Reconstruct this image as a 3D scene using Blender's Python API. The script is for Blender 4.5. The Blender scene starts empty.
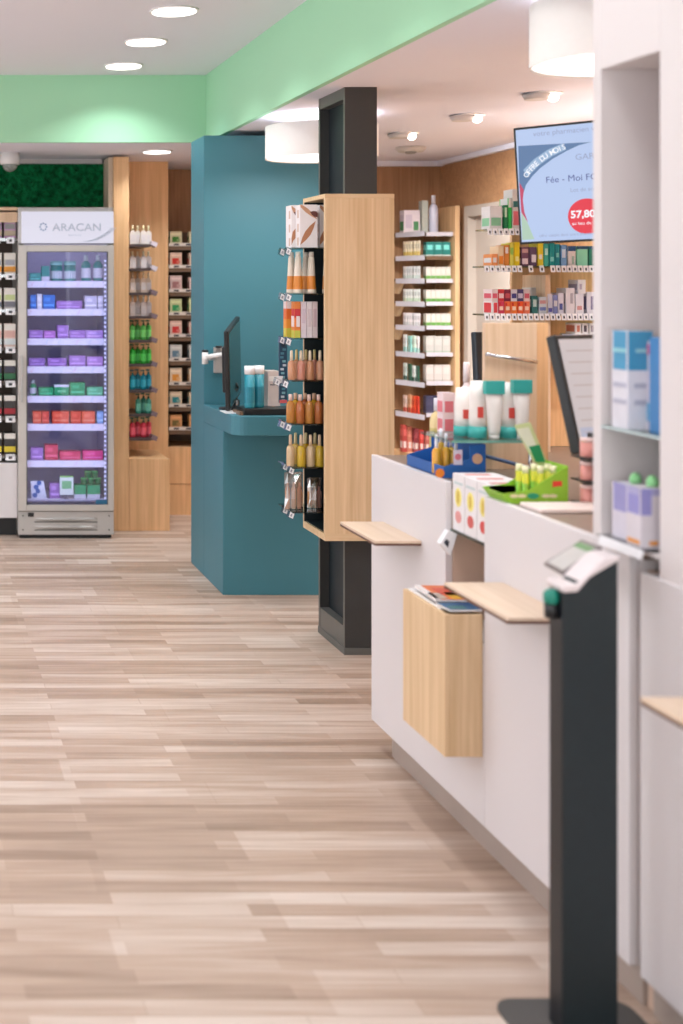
import bpy, bmesh, math, random
from mathutils import Vector, Matrix, Euler
random.seed(7)
C = bpy.context.scene.collection
S = bpy.context.scene
PI = math.pi

# ------------------------------------------------------------------ camera
EYE = 1.6; F = 1340.0; VX = -80.0; VY = 287.0
cam = bpy.data.cameras.new('camera'); camo = bpy.data.objects.new('camera', cam); C.objects.link(camo)
camo.location = (0, 0, EYE); camo.rotation_euler = (PI/2, 0, 0)
cam.sensor_fit = 'VERTICAL'; cam.sensor_height = 36; cam.sensor_width = 24
cam.lens = F*36/1024
cam.shift_x = (341.5-VX)/1024; cam.shift_y = -(512-VY)/1024
cam.clip_end = 60
cam.dof.use_dof = True; cam.dof.focus_distance = 5.9; cam.dof.aperture_fstop = 2.2
S.camera = camo

# ------------------------------------------------------------------ light
S.view_settings.view_transform = 'Standard'; S.view_settings.look = 'None'
S.view_settings.gamma = 1; S.view_settings.use_curve_mapping = False
S.view_settings.exposure = 0.1
W = bpy.data.worlds.new('daylight'); S.world = W; W.use_nodes = True
W.node_tree.nodes['Background'].inputs[0].default_value = (.94, .97, 1.0, 1)
W.node_tree.nodes['Background'].inputs[1].default_value = 1.7
P_DISC = 4.6; P_SPOT = 16.5; P_DRUM = 8.0; P_FRIDGE = 4.2; P_UP = 24

def area(name, loc, size, power, col=(.93, .97, 1.0), rot=(0, 0, 0), shape='DISK', parent=None, spread=PI):
    l = bpy.data.lights.new(name, 'AREA'); l.shape = shape; l.size = size[0] if shape == 'RECTANGLE' else size; l.energy = power; l.color = col; l.spread = spread
    if shape == 'RECTANGLE': l.size_y = size[1]
    o = bpy.data.objects.new(name, l); C.objects.link(o); o.location = loc; o.rotation_euler = rot
    if parent: o.parent = parent
    return o

# unseen fill light added behind the camera to brighten front-facing surfaces
area('front_fill_light', (-.4, -1.45, 1.65), (3.4, 1.6), 62, (.95, .98, 1.0), (PI/2, 0, 0), 'RECTANGLE')
# ------------------------------------------------------------------ materials
def lin(c):
    out = []
    for v in c[:3]:
        v /= 255.0
        out.append(v/12.92 if v <= .04045 else ((v+.055)/1.055)**2.4)
    return (*out, 1)
_m = {}
def mat(name, rgb, rough=.5, metal=0, noise=.04, scale=8, emit=0, spec=.5, bump=0, coat=0, base=None):
    if name in _m: return _m[name]
    m = bpy.data.materials.new(name); m.use_nodes = True; _m[name] = m
    n = m.node_tree.nodes; L = m.node_tree.links; b = n['Principled BSDF']
    b.inputs['Roughness'].default_value = rough; b.inputs['Metallic'].default_value = metal
    b.inputs['Specular IOR Level'].default_value = spec
    if coat: b.inputs['Coat Weight'].default_value = coat
    c = lin(rgb); b.inputs['Base Color'].default_value = c
    if noise:
        tc = n.new('ShaderNodeTexCoord'); t = n.new('ShaderNodeTexNoise'); t.inputs['Scale'].default_value = scale; t.inputs['Detail'].default_value = 3
        L.new(tc.outputs['Object'], t.inputs['Vector'])
        r = n.new('ShaderNodeValToRGB'); r.color_ramp.elements[0].position = .3; r.color_ramp.elements[1].position = .7
        r.color_ramp.elements[0].color = tuple(max(0, v*(1-noise)) for v in c[:3])+(1,)
        r.color_ramp.elements[1].color = tuple(min(1, v*(1+noise)) for v in c[:3])+(1,)
        L.new(t.outputs['Fac'], r.inputs['Fac']); L.new(r.outputs['Color'], b.inputs['Base Color'])
        if bump:
            bp = n.new('ShaderNodeBump'); bp.inputs['Strength'].default_value = bump; bp.inputs['Distance'].default_value = .02
            L.new(t.outputs['Fac'], bp.inputs['Height']); L.new(bp.outputs['Normal'], b.inputs['Normal'])
    if emit:
        if base is not None: b.inputs['Base Color'].default_value = lin(base)
        b.inputs['Emission Color'].default_value = c; b.inputs['Emission Strength'].default_value = emit
    return m
def col(rgb, rough=.45):
    return mat('print_%d_%d_%d_%d' % (*rgb[:3], int(rough*100)), rgb, rough, noise=.03, scale=30)
def wood(name, c1, c2, grain='Z', rough=.5):
    if name in _m: return _m[name]
    m = bpy.data.materials.new(name); m.use_nodes = True; _m[name] = m
    n = m.node_tree.nodes; L = m.node_tree.links; b = n['Principled BSDF']; b.inputs['Roughness'].default_value = rough
    tc = n.new('ShaderNodeTexCoord'); mp = n.new('ShaderNodeMapping'); L.new(tc.outputs['Object'], mp.inputs[0])
    sc = {'X': (1.1, 14, 14), 'Y': (14, 1.1, 14), 'Z': (14, 14, 1.1)}[grain]; mp.inputs['Scale'].default_value = sc
    t1 = n.new('ShaderNodeTexNoise'); t1.inputs['Scale'].default_value = 1.0; t1.inputs['Detail'].default_value = 5; t1.inputs['Distortion'].default_value = 1.6
    L.new(mp.outputs[0], t1.inputs['Vector'])
    mp2 = n.new('ShaderNodeMapping'); L.new(tc.outputs['Object'], mp2.inputs[0])
    mp2.inputs['Scale'].default_value = tuple(v*(6 if v > 2 else 1.5) for v in sc)
    t2 = n.new('ShaderNodeTexNoise'); t2.inputs['Scale'].default_value = 1.0; t2.inputs['Detail'].default_value = 4
    L.new(mp2.outputs[0], t2.inputs['Vector'])
    mx = n.new('ShaderNodeMath'); mx.operation = 'MULTIPLY_ADD'; mx.inputs[1].default_value = .45
    L.new(t2.outputs['Fac'], mx.inputs[0])
    m2 = n.new('ShaderNodeMath'); m2.operation = 'MULTIPLY'; m2.inputs[1].default_value = .55; L.new(t1.outputs['Fac'], m2.inputs[0]); L.new(m2.outputs[0], mx.inputs[2])
    r = n.new('ShaderNodeValToRGB'); r.color_ramp.elements[0].position = .36; r.color_ramp.elements[1].position = .64
    r.color_ramp.elements[0].color = lin(c2); r.color_ramp.elements[1].color = lin(c1)
    L.new(mx.outputs[0], r.inputs['Fac']); L.new(r.outputs['Color'], b.inputs['Base Color'])
    return m
def glassm(name, tint=(230, 240, 240), opac=.12, rough=.03):
    if name in _m: return _m[name]
    m = bpy.data.materials.new(name); m.use_nodes = True; _m[name] = m
    n = m.node_tree.nodes; L = m.node_tree.links; n.remove(n['Principled BSDF'])
    tr = n.new('ShaderNodeBsdfTransparent'); tr.inputs[0].default_value = lin(tint)
    gl = n.new('ShaderNodeBsdfGlossy'); gl.inputs['Roughness'].default_value = rough
    fr = n.new('ShaderNodeFresnel'); fr.inputs[0].default_value = 1.45
    ad = n.new('ShaderNodeMath'); ad.operation = 'MULTIPLY_ADD'; ad.inputs[1].default_value = .8; ad.inputs[2].default_value = opac*.3; L.new(fr.outputs[0], ad.inputs[0])
    mx = n.new('ShaderNodeMixShader'); L.new(ad.outputs[0], mx.inputs[0]); L.new(tr.outputs[0], mx.inputs[1]); L.new(gl.outputs[0], mx.inputs[2])
    L.new(mx.outputs[0], n['Material Output'].inputs[0])
    return m
def translucent(rgb, name=None):
    """coloured clear plastic or liquid"""
    name = name or 'liquid_%d_%d_%d' % rgb
    if name in _m: return _m[name]
    m = mat(name, rgb, .12, noise=.05, scale=20); b = m.node_tree.nodes['Principled BSDF']
    b.inputs['Transmission Weight'].default_value = .25; b.inputs['Subsurface Weight'].default_value = 0
    return m

def floor_material():
    m = bpy.data.materials.new('vinyl_plank_floor'); m.use_nodes = True
    n = m.node_tree.nodes; L = m.node_tree.links; b = n['Principled BSDF']
    tc = n.new('ShaderNodeTexCoord')
    def brick(w, h, off, seedx, seedy):
        mp = n.new('ShaderNodeMapping'); mp.inputs['Location'].default_value = (seedx, seedy, 0); L.new(tc.outputs['Object'], mp.inputs[0])
        k = n.new('ShaderNodeTexBrick'); k.inputs['Scale'].default_value = 1; k.inputs['Brick Width'].default_value = w; k.inputs['Row Height'].default_value = h
        k.inputs['Mortar Size'].default_value = .0015; k.inputs['Mortar Smooth'].default_value = .3; k.offset = off; k.offset_frequency = 2; k.squash = 1.0
        k.inputs['Color1'].default_value = (0, 0, 0, 1); k.inputs['Color2'].default_value = (1, 1, 1, 1); k.inputs['Mortar'].default_value = (.35, .35, .35, 1)
        L.new(mp.outputs[0], k.inputs['Vector']); return k
    k1 = brick(1.22, .20, .37, .3, .06); k2 = brick(.61, .0667, .43, .11, .06)
    mp = n.new('ShaderNodeMapping'); mp.inputs['Scale'].default_value = (1.3, 16, 1); L.new(tc.outputs['Object'], mp.inputs[0])
    t = n.new('ShaderNodeTexNoise'); t.inputs['Scale'].default_value = 1; t.inputs['Detail'].default_value = 6; t.inputs['Distortion'].default_value = .8; L.new(mp.outputs[0], t.inputs['Vector'])
    mp3 = n.new('ShaderNodeMapping'); mp3.inputs['Scale'].default_value = (4, 90, 1); L.new(tc.outputs['Object'], mp3.inputs[0])
    t3 = n.new('ShaderNodeTexNoise'); t3.inputs['Scale'].default_value = 1; t3.inputs['Detail'].default_value = 3; L.new(mp3.outputs[0], t3.inputs['Vector'])
    def ma(a, f, c):
        q = n.new('ShaderNodeMath'); q.operation = 'MULTIPLY_ADD'; L.new(a, q.inputs[0]); q.inputs[1].default_value = f
        if isinstance(c, float): q.inputs[2].default_value = c
        else: L.new(c, q.inputs[2])
        return q.outputs[0]
    v = ma(k1.outputs['Color'], .20, 0.0); v = ma(k2.outputs['Color'], .30, v); v = ma(t.outputs['Fac'], .58, v); v = ma(t3.outputs['Fac'], .25, v)
    r = n.new('ShaderNodeValToRGB'); e = r.color_ramp.elements
    e[0].position = .38; e[0].color = lin(FLOOR[0]); e[1].position = .90; e[1].color = lin(FLOOR[2])
    x = e.new(.64); x.color = lin(FLOOR[1])
    L.new(v, r.inputs['Fac']); L.new(r.outputs['Color'], b.inputs['Base Color'])
    b.inputs['Roughness'].default_value = .42; b.inputs['Specular IOR Level'].default_value = .45
    return m
FLOOR = ((150, 126, 108), (182, 157, 139), (210, 193, 180))

WHITE = mat('white_laminate', (220, 214, 215), .35, noise=.01, scale=2)
CEIL = mat('white_ceiling_paint', (238, 236, 246), .9, noise=.01, scale=1)
GREEN = mat('mint_green_paint', (172, 224, 186), .85, noise=.015, scale=1)
OAK = wood('light_oak_laminate', (230, 199, 160), (210, 175, 132))
OAKX = wood('light_oak_laminate_across', (230, 199, 160), (210, 175, 132), 'X')
OAKD = wood('golden_oak_panel', (236, 192, 144), (212, 166, 118))
OAKW = wood('brown_oak_wall', (186, 140, 100), (160, 114, 78), 'X')
OAKWZ = wood('brown_oak_wall_upright', (184, 138, 98), (158, 112, 76), 'Z')
PALE = wood('pale_oak_board', (228, 198, 168), (212, 178, 144))
TEAL = mat('petrol_blue_laminate', (62, 122, 136), .45, noise=.02, scale=2)
CHAR = mat('charcoal_metal', (54, 54, 53), .45, noise=.03)
CHARL = mat('dark_grey_edge', (92, 92, 88), .4, noise=.03)
BLACK = mat('black_plastic', (26, 28, 30), .4, noise=.03)
NIGHT = mat('near_black_liner', (16, 30, 36), .5, noise=.03)
TAUPE = mat('taupe_worktop', (138, 118, 104), .4, noise=.05, scale=30)
KICK = mat('taupe_metal_kickboard', (165, 150, 140), .35, noise=.03)
TAN = mat('tan_panel', (206, 178, 158), .5, noise=.03)
GREY = mat('light_grey_metal', (184, 180, 176), .35, metal=.25, noise=.02)
CHROME = mat('chrome', (205, 205, 208), .18, metal=1, noise=0)
PRICE = mat('white_price_tag', (240, 238, 240), .4, noise=.01)
INK = mat('dark_ink', (60, 62, 72), .5, noise=0)
GLASS = glassm('clear_shelf_glass', (214, 232, 228), .2)
PANE = glassm('fridge_door_glass', (214, 216, 232), .2)
ACR = glassm('clear_acrylic', (235, 238, 240), .3)

# ------------------------------------------------------------------ mesh helpers
def wx(px, d): return (px-VX)*d/F
def wz(py, d): return EYE-(py-VY)*d/F
def world_of(o):
    m = Matrix.Identity(4)
    while o: m = o.matrix_basis @ m; o = o.parent
    return m
class MB:
    def __init__(s): s.v = []; s.f = []; s.m = []; s.mats = []; s.sm = []
    def mi(s, m):
        if m not in s.mats: s.mats.append(m)
        return s.mats.index(m)
    def add(s, vs, fs, m, smooth=False):
        b = len(s.v); s.v += [tuple(x) for x in vs]; i = s.mi(m)
        for f in fs: s.f.append(tuple(b+k for k in f)); s.m.append(i); s.sm.append(smooth)
        return s
    def box(s, x0, x1, y0, y1, z0, z1, m):
        return s.add([(x0, y0, z0), (x1, y0, z0), (x1, y1, z0), (x0, y1, z0), (x0, y0, z1), (x1, y0, z1), (x1, y1, z1), (x0, y1, z1)],
                     [(0, 3, 2, 1), (4, 5, 6, 7), (0, 1, 5, 4), (1, 2, 6, 5), (2, 3, 7, 6), (3, 0, 4, 7)], m)
    def prism(s, poly, axis, a, b, m):
        n = len(poly)
        def pt(p, t):
            return {'X': (t, p[0], p[1]), 'Y': (p[0], t, p[1]), 'Z': (p[0], p[1], t)}[axis]
        vs = [pt(p, a) for p in poly]+[pt(p, b) for p in poly]
        return s.add(vs, [tuple(range(n))[::-1], tuple(range(n, 2*n))]+[(i, (i+1) % n, n+(i+1) % n, n+i) for i in range(n)], m)
    def lathe(s, prof, c, m, seg=16, axis='Z', smooth=True, closed=True):
        vs = []; fs = []
        for r, h in prof:
            for k in range(seg):
                a = 2*PI*k/seg; p = (r*math.cos(a), r*math.sin(a))
                q = {'Z': (p[0], p[1], h), 'Y': (p[0], h, p[1]), 'X': (h, p[0], p[1])}[axis]
                vs.append((c[0]+q[0], c[1]+q[1], c[2]+q[2]))
        for j in range(len(prof)-1):
            for k in range(seg):
                fs.append((j*seg+k, j*seg+(k+1) % seg, (j+1)*seg+(k+1) % seg, (j+1)*seg+k))
        s.add(vs, fs, m, smooth)
        if closed:
            b = len(s.v)-len(vs); i = s.mi(m)
            s.f.append(tuple(b+k for k in range(seg))[::-1]); s.m.append(i); s.sm.append(False)
            s.f.append(tuple(b+(len(prof)-1)*seg+k for k in range(seg))); s.m.append(i); s.sm.append(False)
        return s
    def tube(s, a, b, r, m, seg=10, r2=None):
        a = Vector(a); b = Vector(b); d = (b-a).normalized(); u = d.orthogonal().normalized(); w = d.cross(u); r2 = r if r2 is None else r2
        vs = [a+r*(u*math.cos(2*PI*k/seg)+w*math.sin(2*PI*k/seg)) for k in range(seg)]+[b+r2*(u*math.cos(2*PI*k/seg)+w*math.sin(2*PI*k/seg)) for k in range(seg)]
        s.add(vs, [(k, (k+1) % seg, seg+(k+1) % seg, seg+k) for k in range(seg)], m, True)
        n = len(s.v)-2*seg; i = s.mi(m)
        s.f.append(tuple(n+k for k in range(seg))[::-1]); s.f.append(tuple(n+seg+k for k in range(seg))); s.m += [i, i]; s.sm += [False, False]
        return s
    def sphere(s, c, r, m, sc=(1, 1, 1), seg=14, rings=8):
        prof = []
        vs = [(c[0], c[1], c[2]-r*sc[2])]; fs = []
        for j in range(1, rings):
            t = -PI/2+PI*j/rings
            for k in range(seg):
                a = 2*PI*k/seg; vs.append((c[0]+r*sc[0]*math.cos(t)*math.cos(a), c[1]+r*sc[1]*math.cos(t)*math.sin(a), c[2]+r*sc[2]*math.sin(t)))
        vs.append((c[0], c[1], c[2]+r*sc[2])); N = len(vs)-1
        for k in range(seg): fs.append((0, 1+(k+1) % seg, 1+k)); fs.append((N, N-seg+k, N-seg+(k+1) % seg))
        for j in range(rings-2):
            for k in range(seg):
                a = 1+j*seg+k; b_ = 1+j*seg+(k+1) % seg; fs.append((a, b_, b_+seg, a+seg))
        return s.add(vs, fs, m, True)
    def build(s, name, parent=None, bevel=0, local=False, origin=None):
        me = bpy.data.meshes.new(name)
        o0 = Vector((0, 0, 0)); inv = None
        if parent is not None: inv = None if local else world_of(parent).inverted()
        elif origin is not None: o0 = Vector(origin)
        else:
            xs = [p[0] for p in s.v]; ys = [p[1] for p in s.v]; zs = [p[2] for p in s.v]
            o0 = Vector(((min(xs)+max(xs))/2, (min(ys)+max(ys))/2, min(zs)))
        me.from_pydata([tuple(inv @ Vector(p)) if inv else tuple(Vector(p)-o0) for p in s.v], [], s.f)
        for m in s.mats: me.materials.append(m)
        for p, i, sm in zip(me.polygons, s.m, s.sm): p.material_index = i; p.use_smooth = sm
        me.update()
        bm = bmesh.new(); bm.from_mesh(me); bmesh.ops.recalc_face_normals(bm, faces=bm.faces); bm.to_mesh(me); bm.free()
        o = bpy.data.objects.new(name, me); C.objects.link(o)
        if parent is not None: o.parent = parent
        else: o.location = o0
        if bevel:
            b = o.modifiers.new('bevel', 'BEVEL'); b.width = bevel; b.segments = 2; b.limit_method = 'ANGLE'; b.angle_limit = .7
        return o
def tag(o, label, cat=None, group=None):
    o['label'] = label
    if cat: o['category'] = cat
    if group: o['group'] = group
    return o
def thing(name, label, cat, loc, group=None, rot=(0, 0, 0)):
    o = bpy.data.objects.new(name, None); C.objects.link(o); o.location = loc; o.rotation_euler = rot; o.empty_display_size = .1
    return tag(o, label, cat, group)
def struct(name, mb, bevel=0):
    o = mb.build(name, bevel=bevel); o['kind'] = 'structure'; return o
def copy_tree(o, loc, label=None, group=None):
    c = o.copy(); C.objects.link(c); c.location = loc
    if label: c['label'] = label
    if group: c['group'] = group
    for ch in list(o.children):
        k = ch.copy(); C.objects.link(k); k.parent = c
        for g in ch.children:
            q = g.copy(); C.objects.link(q); q.parent = k
    return c
def text(body, size, m, parent, loc, rot, name='lettering', align='LEFT', bold=0, extrude=.0004, sx=1):
    cu = bpy.data.curves.new(name, 'FONT'); cu.body = body; cu.size = size; cu.align_x = align; cu.extrude = extrude; cu.offset = bold; cu.resolution_u = 3
    t = bpy.data.objects.new(name, cu); C.objects.link(t)
    bpy.context.view_layer.update()
    me = bpy.data.meshes.new_from_object(t.evaluated_get(bpy.context.evaluated_depsgraph_get()))
    bpy.data.objects.remove(t); me.materials.clear(); me.materials.append(m); me.name = name
    o = bpy.data.objects.new(name, me); C.objects.link(o); o.parent = parent
    o.location = Vector(loc); o.rotation_euler = rot; o.scale = (sx, 1, 1)
    return o
ORD = ['leftmost', 'second from the left', 'third from the left', 'fourth from the left', 'fifth from the left', 'sixth from the left', 'seventh from the left', 'eighth from the left', 'ninth from the left', 'tenth from the left', 'eleventh from the left', 'twelfth from the left', 'thirteenth from the left', 'fourteenth from the left']
NTH = ['top', 'second', 'third', 'fourth', 'fifth', 'sixth', 'seventh', 'eighth', 'ninth']

# ------------------------------------------------------------------ setting
ZL = 2.47; ZH = 2.875; XB = 1.72; YB = 8.06
fm = floor_material()
m_ = MB().box(-3.2, 3.75, -1.5, 9.95, -.06, 0, fm); fl = m_.build('floor', origin=(0, 0, 0)); fl['kind'] = 'structure'
c_ = MB(); c_.box(-3.2, XB, -1.5, YB, ZH, ZH+.06, CEIL); c_.box(XB+.03, 3.75, -1.5, 9.95, ZL, ZL+.06, CEIL); c_.box(-3.2, XB+.03, YB+.03, 9.95, ZL, ZL+.06, CEIL)
struct('ceiling', c_)
struct('trim_1', MB().box(XB, XB+.03, -1.5, YB+.03, ZL, ZH+.06, GREEN))
struct('trim_2', MB().box(-3.2, XB, YB, YB+.03, ZL, ZH+.06, GREEN))
wl = MB().box(-3.26, -3.2, -1.5, 9.95, -.06, .25, WHITE).box(-3.26, -3.2, -1.5, 9.95, 2.7, ZH+.06, WHITE)
wl.box(-3.26, -3.2, -1.5, 1.6, .25, 2.7, WHITE)
for k in range(5): wl.box(-3.26, -3.2, 2.6+k*1.6, 2.68+k*1.6, .25, 2.7, WHITE)     # openings made up in the unseen left wall to let world light in
wl.box(-3.26, -3.2, 8.9, 9.95, .25, 2.7, WHITE)
struct('wall_left', wl)
struct('wall_front', MB().box(-3.2, 3.75, -1.56, -1.5, 0, 1.0, WHITE).box(-3.2, 3.75, -1.56, -1.5, 2.3, ZH+.06, WHITE).box(-3.2, -1.4, -1.56, -1.5, 1.0, 2.3, WHITE).box(1.2, 3.75, -1.56, -1.5, 1.0, 2.3, WHITE))  # unseen wall added to hold back light from the camera side
wb = MB(); wb.box(-3.2, 1.24, 9.12, 9.95, 0, ZL, mat('white_wall_paint', (222, 214, 210), .9, noise=.01)); wb.box(1.24, 2.9, 9.9, 9.95, 0, ZL, OAKWZ); wb.box(2.9, 3.7, 9.3, 9.95, 0, ZL, OAKWZ)
struct('wall_back', wb)
wr = MB()
for (a, b, z0, z1) in ((-1.5, 7.75, 0, ZL), (7.75, 8.83, 2.13, ZL), (8.83, 9.95, 0, ZL)): wr.box(3.61, 3.7, a, b, z0, z1, OAKW)
struct('wall_right', wr)
struct('trim_3', MB().box(2.9, 3.61, 9.24, 9.3, ZL-.035, ZL, CEIL).box(3.57, 3.61, -1.5, 9.24, ZL-.03, ZL, CEIL))
FR = mat('beige_grey_door_frame', (186, 170, 156), .5, noise=.02)
d_ = MB().box(3.64, 3.68, 7.80, 8.77, .01, 2.06, mat('beige_grey_door', (190, 172, 158), .5, noise=.02)); dr = struct('door_1', d_)
MB().box(3.585, 3.70, 8.77, 8.83, 0, 2.13, FR).box(3.585, 3.70, 7.75, 7.80, 0, 2.13, FR).box(3.585, 3.70, 7.80, 8.77, 2.06, 2.13, FR).build('door_frame', dr)
MB().box(3.6, 3.64, 7.86, 7.9, 1.0, 1.05, CHROME).box(3.59, 3.61, 7.86, 8.0, 1.015, 1.035, CHROME).build('door_handle', dr)
# moss wall panel
mo = MB(); MOSS = mat('preserved_green_moss', (16, 104, 60), .95, noise=.55, scale=26, bump=.8, spec=.1)
nx, nz = 150, 34; x0, x1, z0, z1 = -.5, wx(109, 9.05), 2.05, 2.435
vs = []; fs = []
for j in range(nz+1):
    for i in range(nx+1):
        e = 0 if i in (0, nx) or j in (0, nz) else random.uniform(0, .022)
        vs.append((x0+(x1-x0)*i/nx, 9.085-e, z0+(z1-z0)*j/nz))
for j in range(nz):
    for i in range(nx): a = j*(nx+1)+i; fs.append((a, a+1, a+nx+2, a+nx+1))
mo.add(vs, fs, MOSS); mo.box(x0, x1, 9.086, 9.118, z0, z1, mat('dark_moss_backing', (8, 50, 30), .9))
tag(mo.build('moss_panel'), 'dark green moss panel on the back wall above the fridge', 'wall decoration')

# ------------------------------------------------------------------ lamps
LUM = mat('lit_white_diffuser', (255, 250, 246), .5, noise=0, emit=3.0)
RIMW = mat('white_lamp_rim', (238, 234, 232), .4, noise=0)
def disc_light(x, y, z, r, label, p):
    t = thing('ceiling_downlight', label, 'ceiling light', (x, y, z), 'round downlights in the raised ceiling' if z > 2.6 else None)
    MB().lathe([(r+.012, -.008), (r+.012, 0)], (x, y, z), RIMW, 32).build('rim', t)
    MB().lathe([(r, -.012), (r, -.0085)], (x, y, z), LUM, 32).build('diffuser', t)
    if p: area('downlight_lamp', (0, 0, -.02), 2*r, p, parent=t, spread=math.radians(125))
lab = ['nearest round white downlight, topmost in the picture', 'middle round white downlight of the row of three', 'farthest round white downlight of the row in the raised ceiling']
for i, y in enumerate((6.17, 6.945, 7.70)): disc_light(1.17, y, ZH, .1, lab[i], P_DISC)
for y in (5.4, 4.63, 3.86, 3.09, 2.3, 1.5): disc_light(1.17, y, ZH, .1, 'unseen added downlight in the raised ceiling above the near aisle', P_DISC*.6)  # row of downlights continued out of view, added for its light
for y in (7.2, 6.2, 5.2, 4.2, 3.0): disc_light(-1.0, y, ZH, .1, 'unseen added downlight in the left row of the raised ceiling', P_DISC)  # unseen second row, added to light the room
disc_light(1.516, 8.57, ZL, .085, 'small round downlight in the low ceiling in front of the oak panel', P_DISC*.7)

disc_light(2.15, 8.85, ZL, .085, 'unseen added downlight in the low ceiling above the far alcove', P_DISC)  # hidden lamp added to brighten the alcove
def spot(x, y, label, p=P_SPOT):
    t = thing('ceiling_spotlight', label, 'spotlight', (x, y, ZL), 'swivelling spotlights in the low ceiling')
    MB().lathe([(.075, -.006), (.075, 0)], (x, y, ZL), RIMW, 24).lathe([(.05, -.03), (.062, -.006)], (x-.035, y, ZL), mat('dull_grey_reflector', (206, 200, 198), .4), 20).build('housing', t)
    MB().sphere((x+.035, y-.01, ZL-.022), .024, mat('lit_bulb', (255, 248, 240), .5, noise=0, emit=9), (1, 1, .8)).build('bulb', t)
    area('spotlight_lamp', (.06, 0, -.05), .08, p, rot=(.35, -.6, 0), parent=t, spread=math.radians(115))
spot(2.74, 7.57, 'small white ceiling spotlight farthest from the camera, left of the three')
spot(2.78, 6.78, 'small white ceiling spotlight in the middle of the three')
spot(2.80, 6.01, 'small white ceiling spotlight between the screen and the near drum lamp')
for y in (5.2, 4.4, 3.4): spot(2.9, y, 'added ceiling spotlight above the screen, out of the picture')  # extra unseen lamps added to brighten the area behind the counter
t = thing('smoke_detector', 'flat round pale detector on the low ceiling near the back wall', 'smoke detector', (3.05, 8.33, ZL))
MB().lathe([(.075, -.03), (.09, -.012), (.09, 0)], (3.05, 8.33, ZL), mat('aged_white_plastic', (205, 198, 192), .5), 28).build('body', t)
MB().lathe([(.03, -.04), (.035, -.03)], (3.05, 8.33, ZL), mat('grey_grille', (150, 146, 142), .5), 20).build('grille', t)

# unseen uplights added to brighten the ceilings, at the left and behind the counter
area('left_ceiling_fill', (-3.0, 4.5, 2.3), (.1, 7.5), P_UP*4.2, rot=(PI, 0, 0), shape='RECTANGLE')
area('right_ceiling_fill', (3.3, 4.6, 2.0), (.25, 5.0), P_UP*.5, rot=(PI, 0, 0), shape='RECTANGLE')
def drum(x, y, zb, r, h, label):
    t = thing('drum_ceiling_lamp', label, 'lamp', (x, y, zb))
    SH = mat('white_fabric_shade', (238, 232, 228), .8, noise=.01, scale=60, emit=.12)
    m = MB(); m.lathe([(r, 0), (r, h), (r-.006, h), (r-.006, 0), (r, 0)], (x, y, zb), SH, 64, closed=False); m.build('shade', t)
    MB().lathe([(r-.007, .006), (r-.007, .012)], (x, y, zb), mat('lit_lamp_diffuser', (255, 249, 243), .5, noise=0, emit=1.6), 64).build('diffuser', t)
    MB().lathe([(r-.007, h-.008), (r-.007, h-.003)], (x, y, zb), RIMW, 48).build('top_plate', t)
    MB().lathe([(.06, ZL-zb-.02), (.06, ZL-zb)], (x, y, zb), RIMW, 24).build('ceiling_rose', t)
    for k in range(3):
        a = k*2*PI/3+.6; MB().tube((x+.12*math.cos(a), y+.12*math.sin(a), zb+h-.004), (x+.05*math.cos(a), y+.05*math.sin(a), ZL-.012), .004, CHROME).build('suspension_rod', t)
    area('drum_lamp_light', (0, 0, -.01), 2*r*.9, P_DRUM, parent=t)
    area('drum_lamp_uplight', (0, 0, h+.002), 2*r*.85, P_DRUM*.22, rot=(PI, 0, 0), parent=t)
drum(2.03, 6.78, 2.25, .275, .165, 'white drum lamp hanging in front of the petrol blue panel')
drum(2.08, 3.9, 2.25, .28, .185, 'large white drum lamp at the upper right, beside the white niche tower')
drum(2.6, 1.6, 2.25, .28, .185, 'added white drum lamp above the near counter, out of the picture')  # third lamp, unseen, added to lift the overall brightness

t = thing('security_camera', 'white dome security camera on the ceiling above the left shelves', 'security camera', (wx(10, 8.7), 8.7, ZL))
cx, cy = wx(10, 8.7), 8.7
MB().lathe([(.062, -.075), (.066, -.05), (.06, 0)], (cx, cy, ZL), RIMW, 24).build('housing', t)
dm = MB().sphere((cx, cy, ZL-.072), .052, mat('smoky_dome_plastic', (140, 146, 142), .15, noise=.3, scale=60)).build('dome', t)

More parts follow.
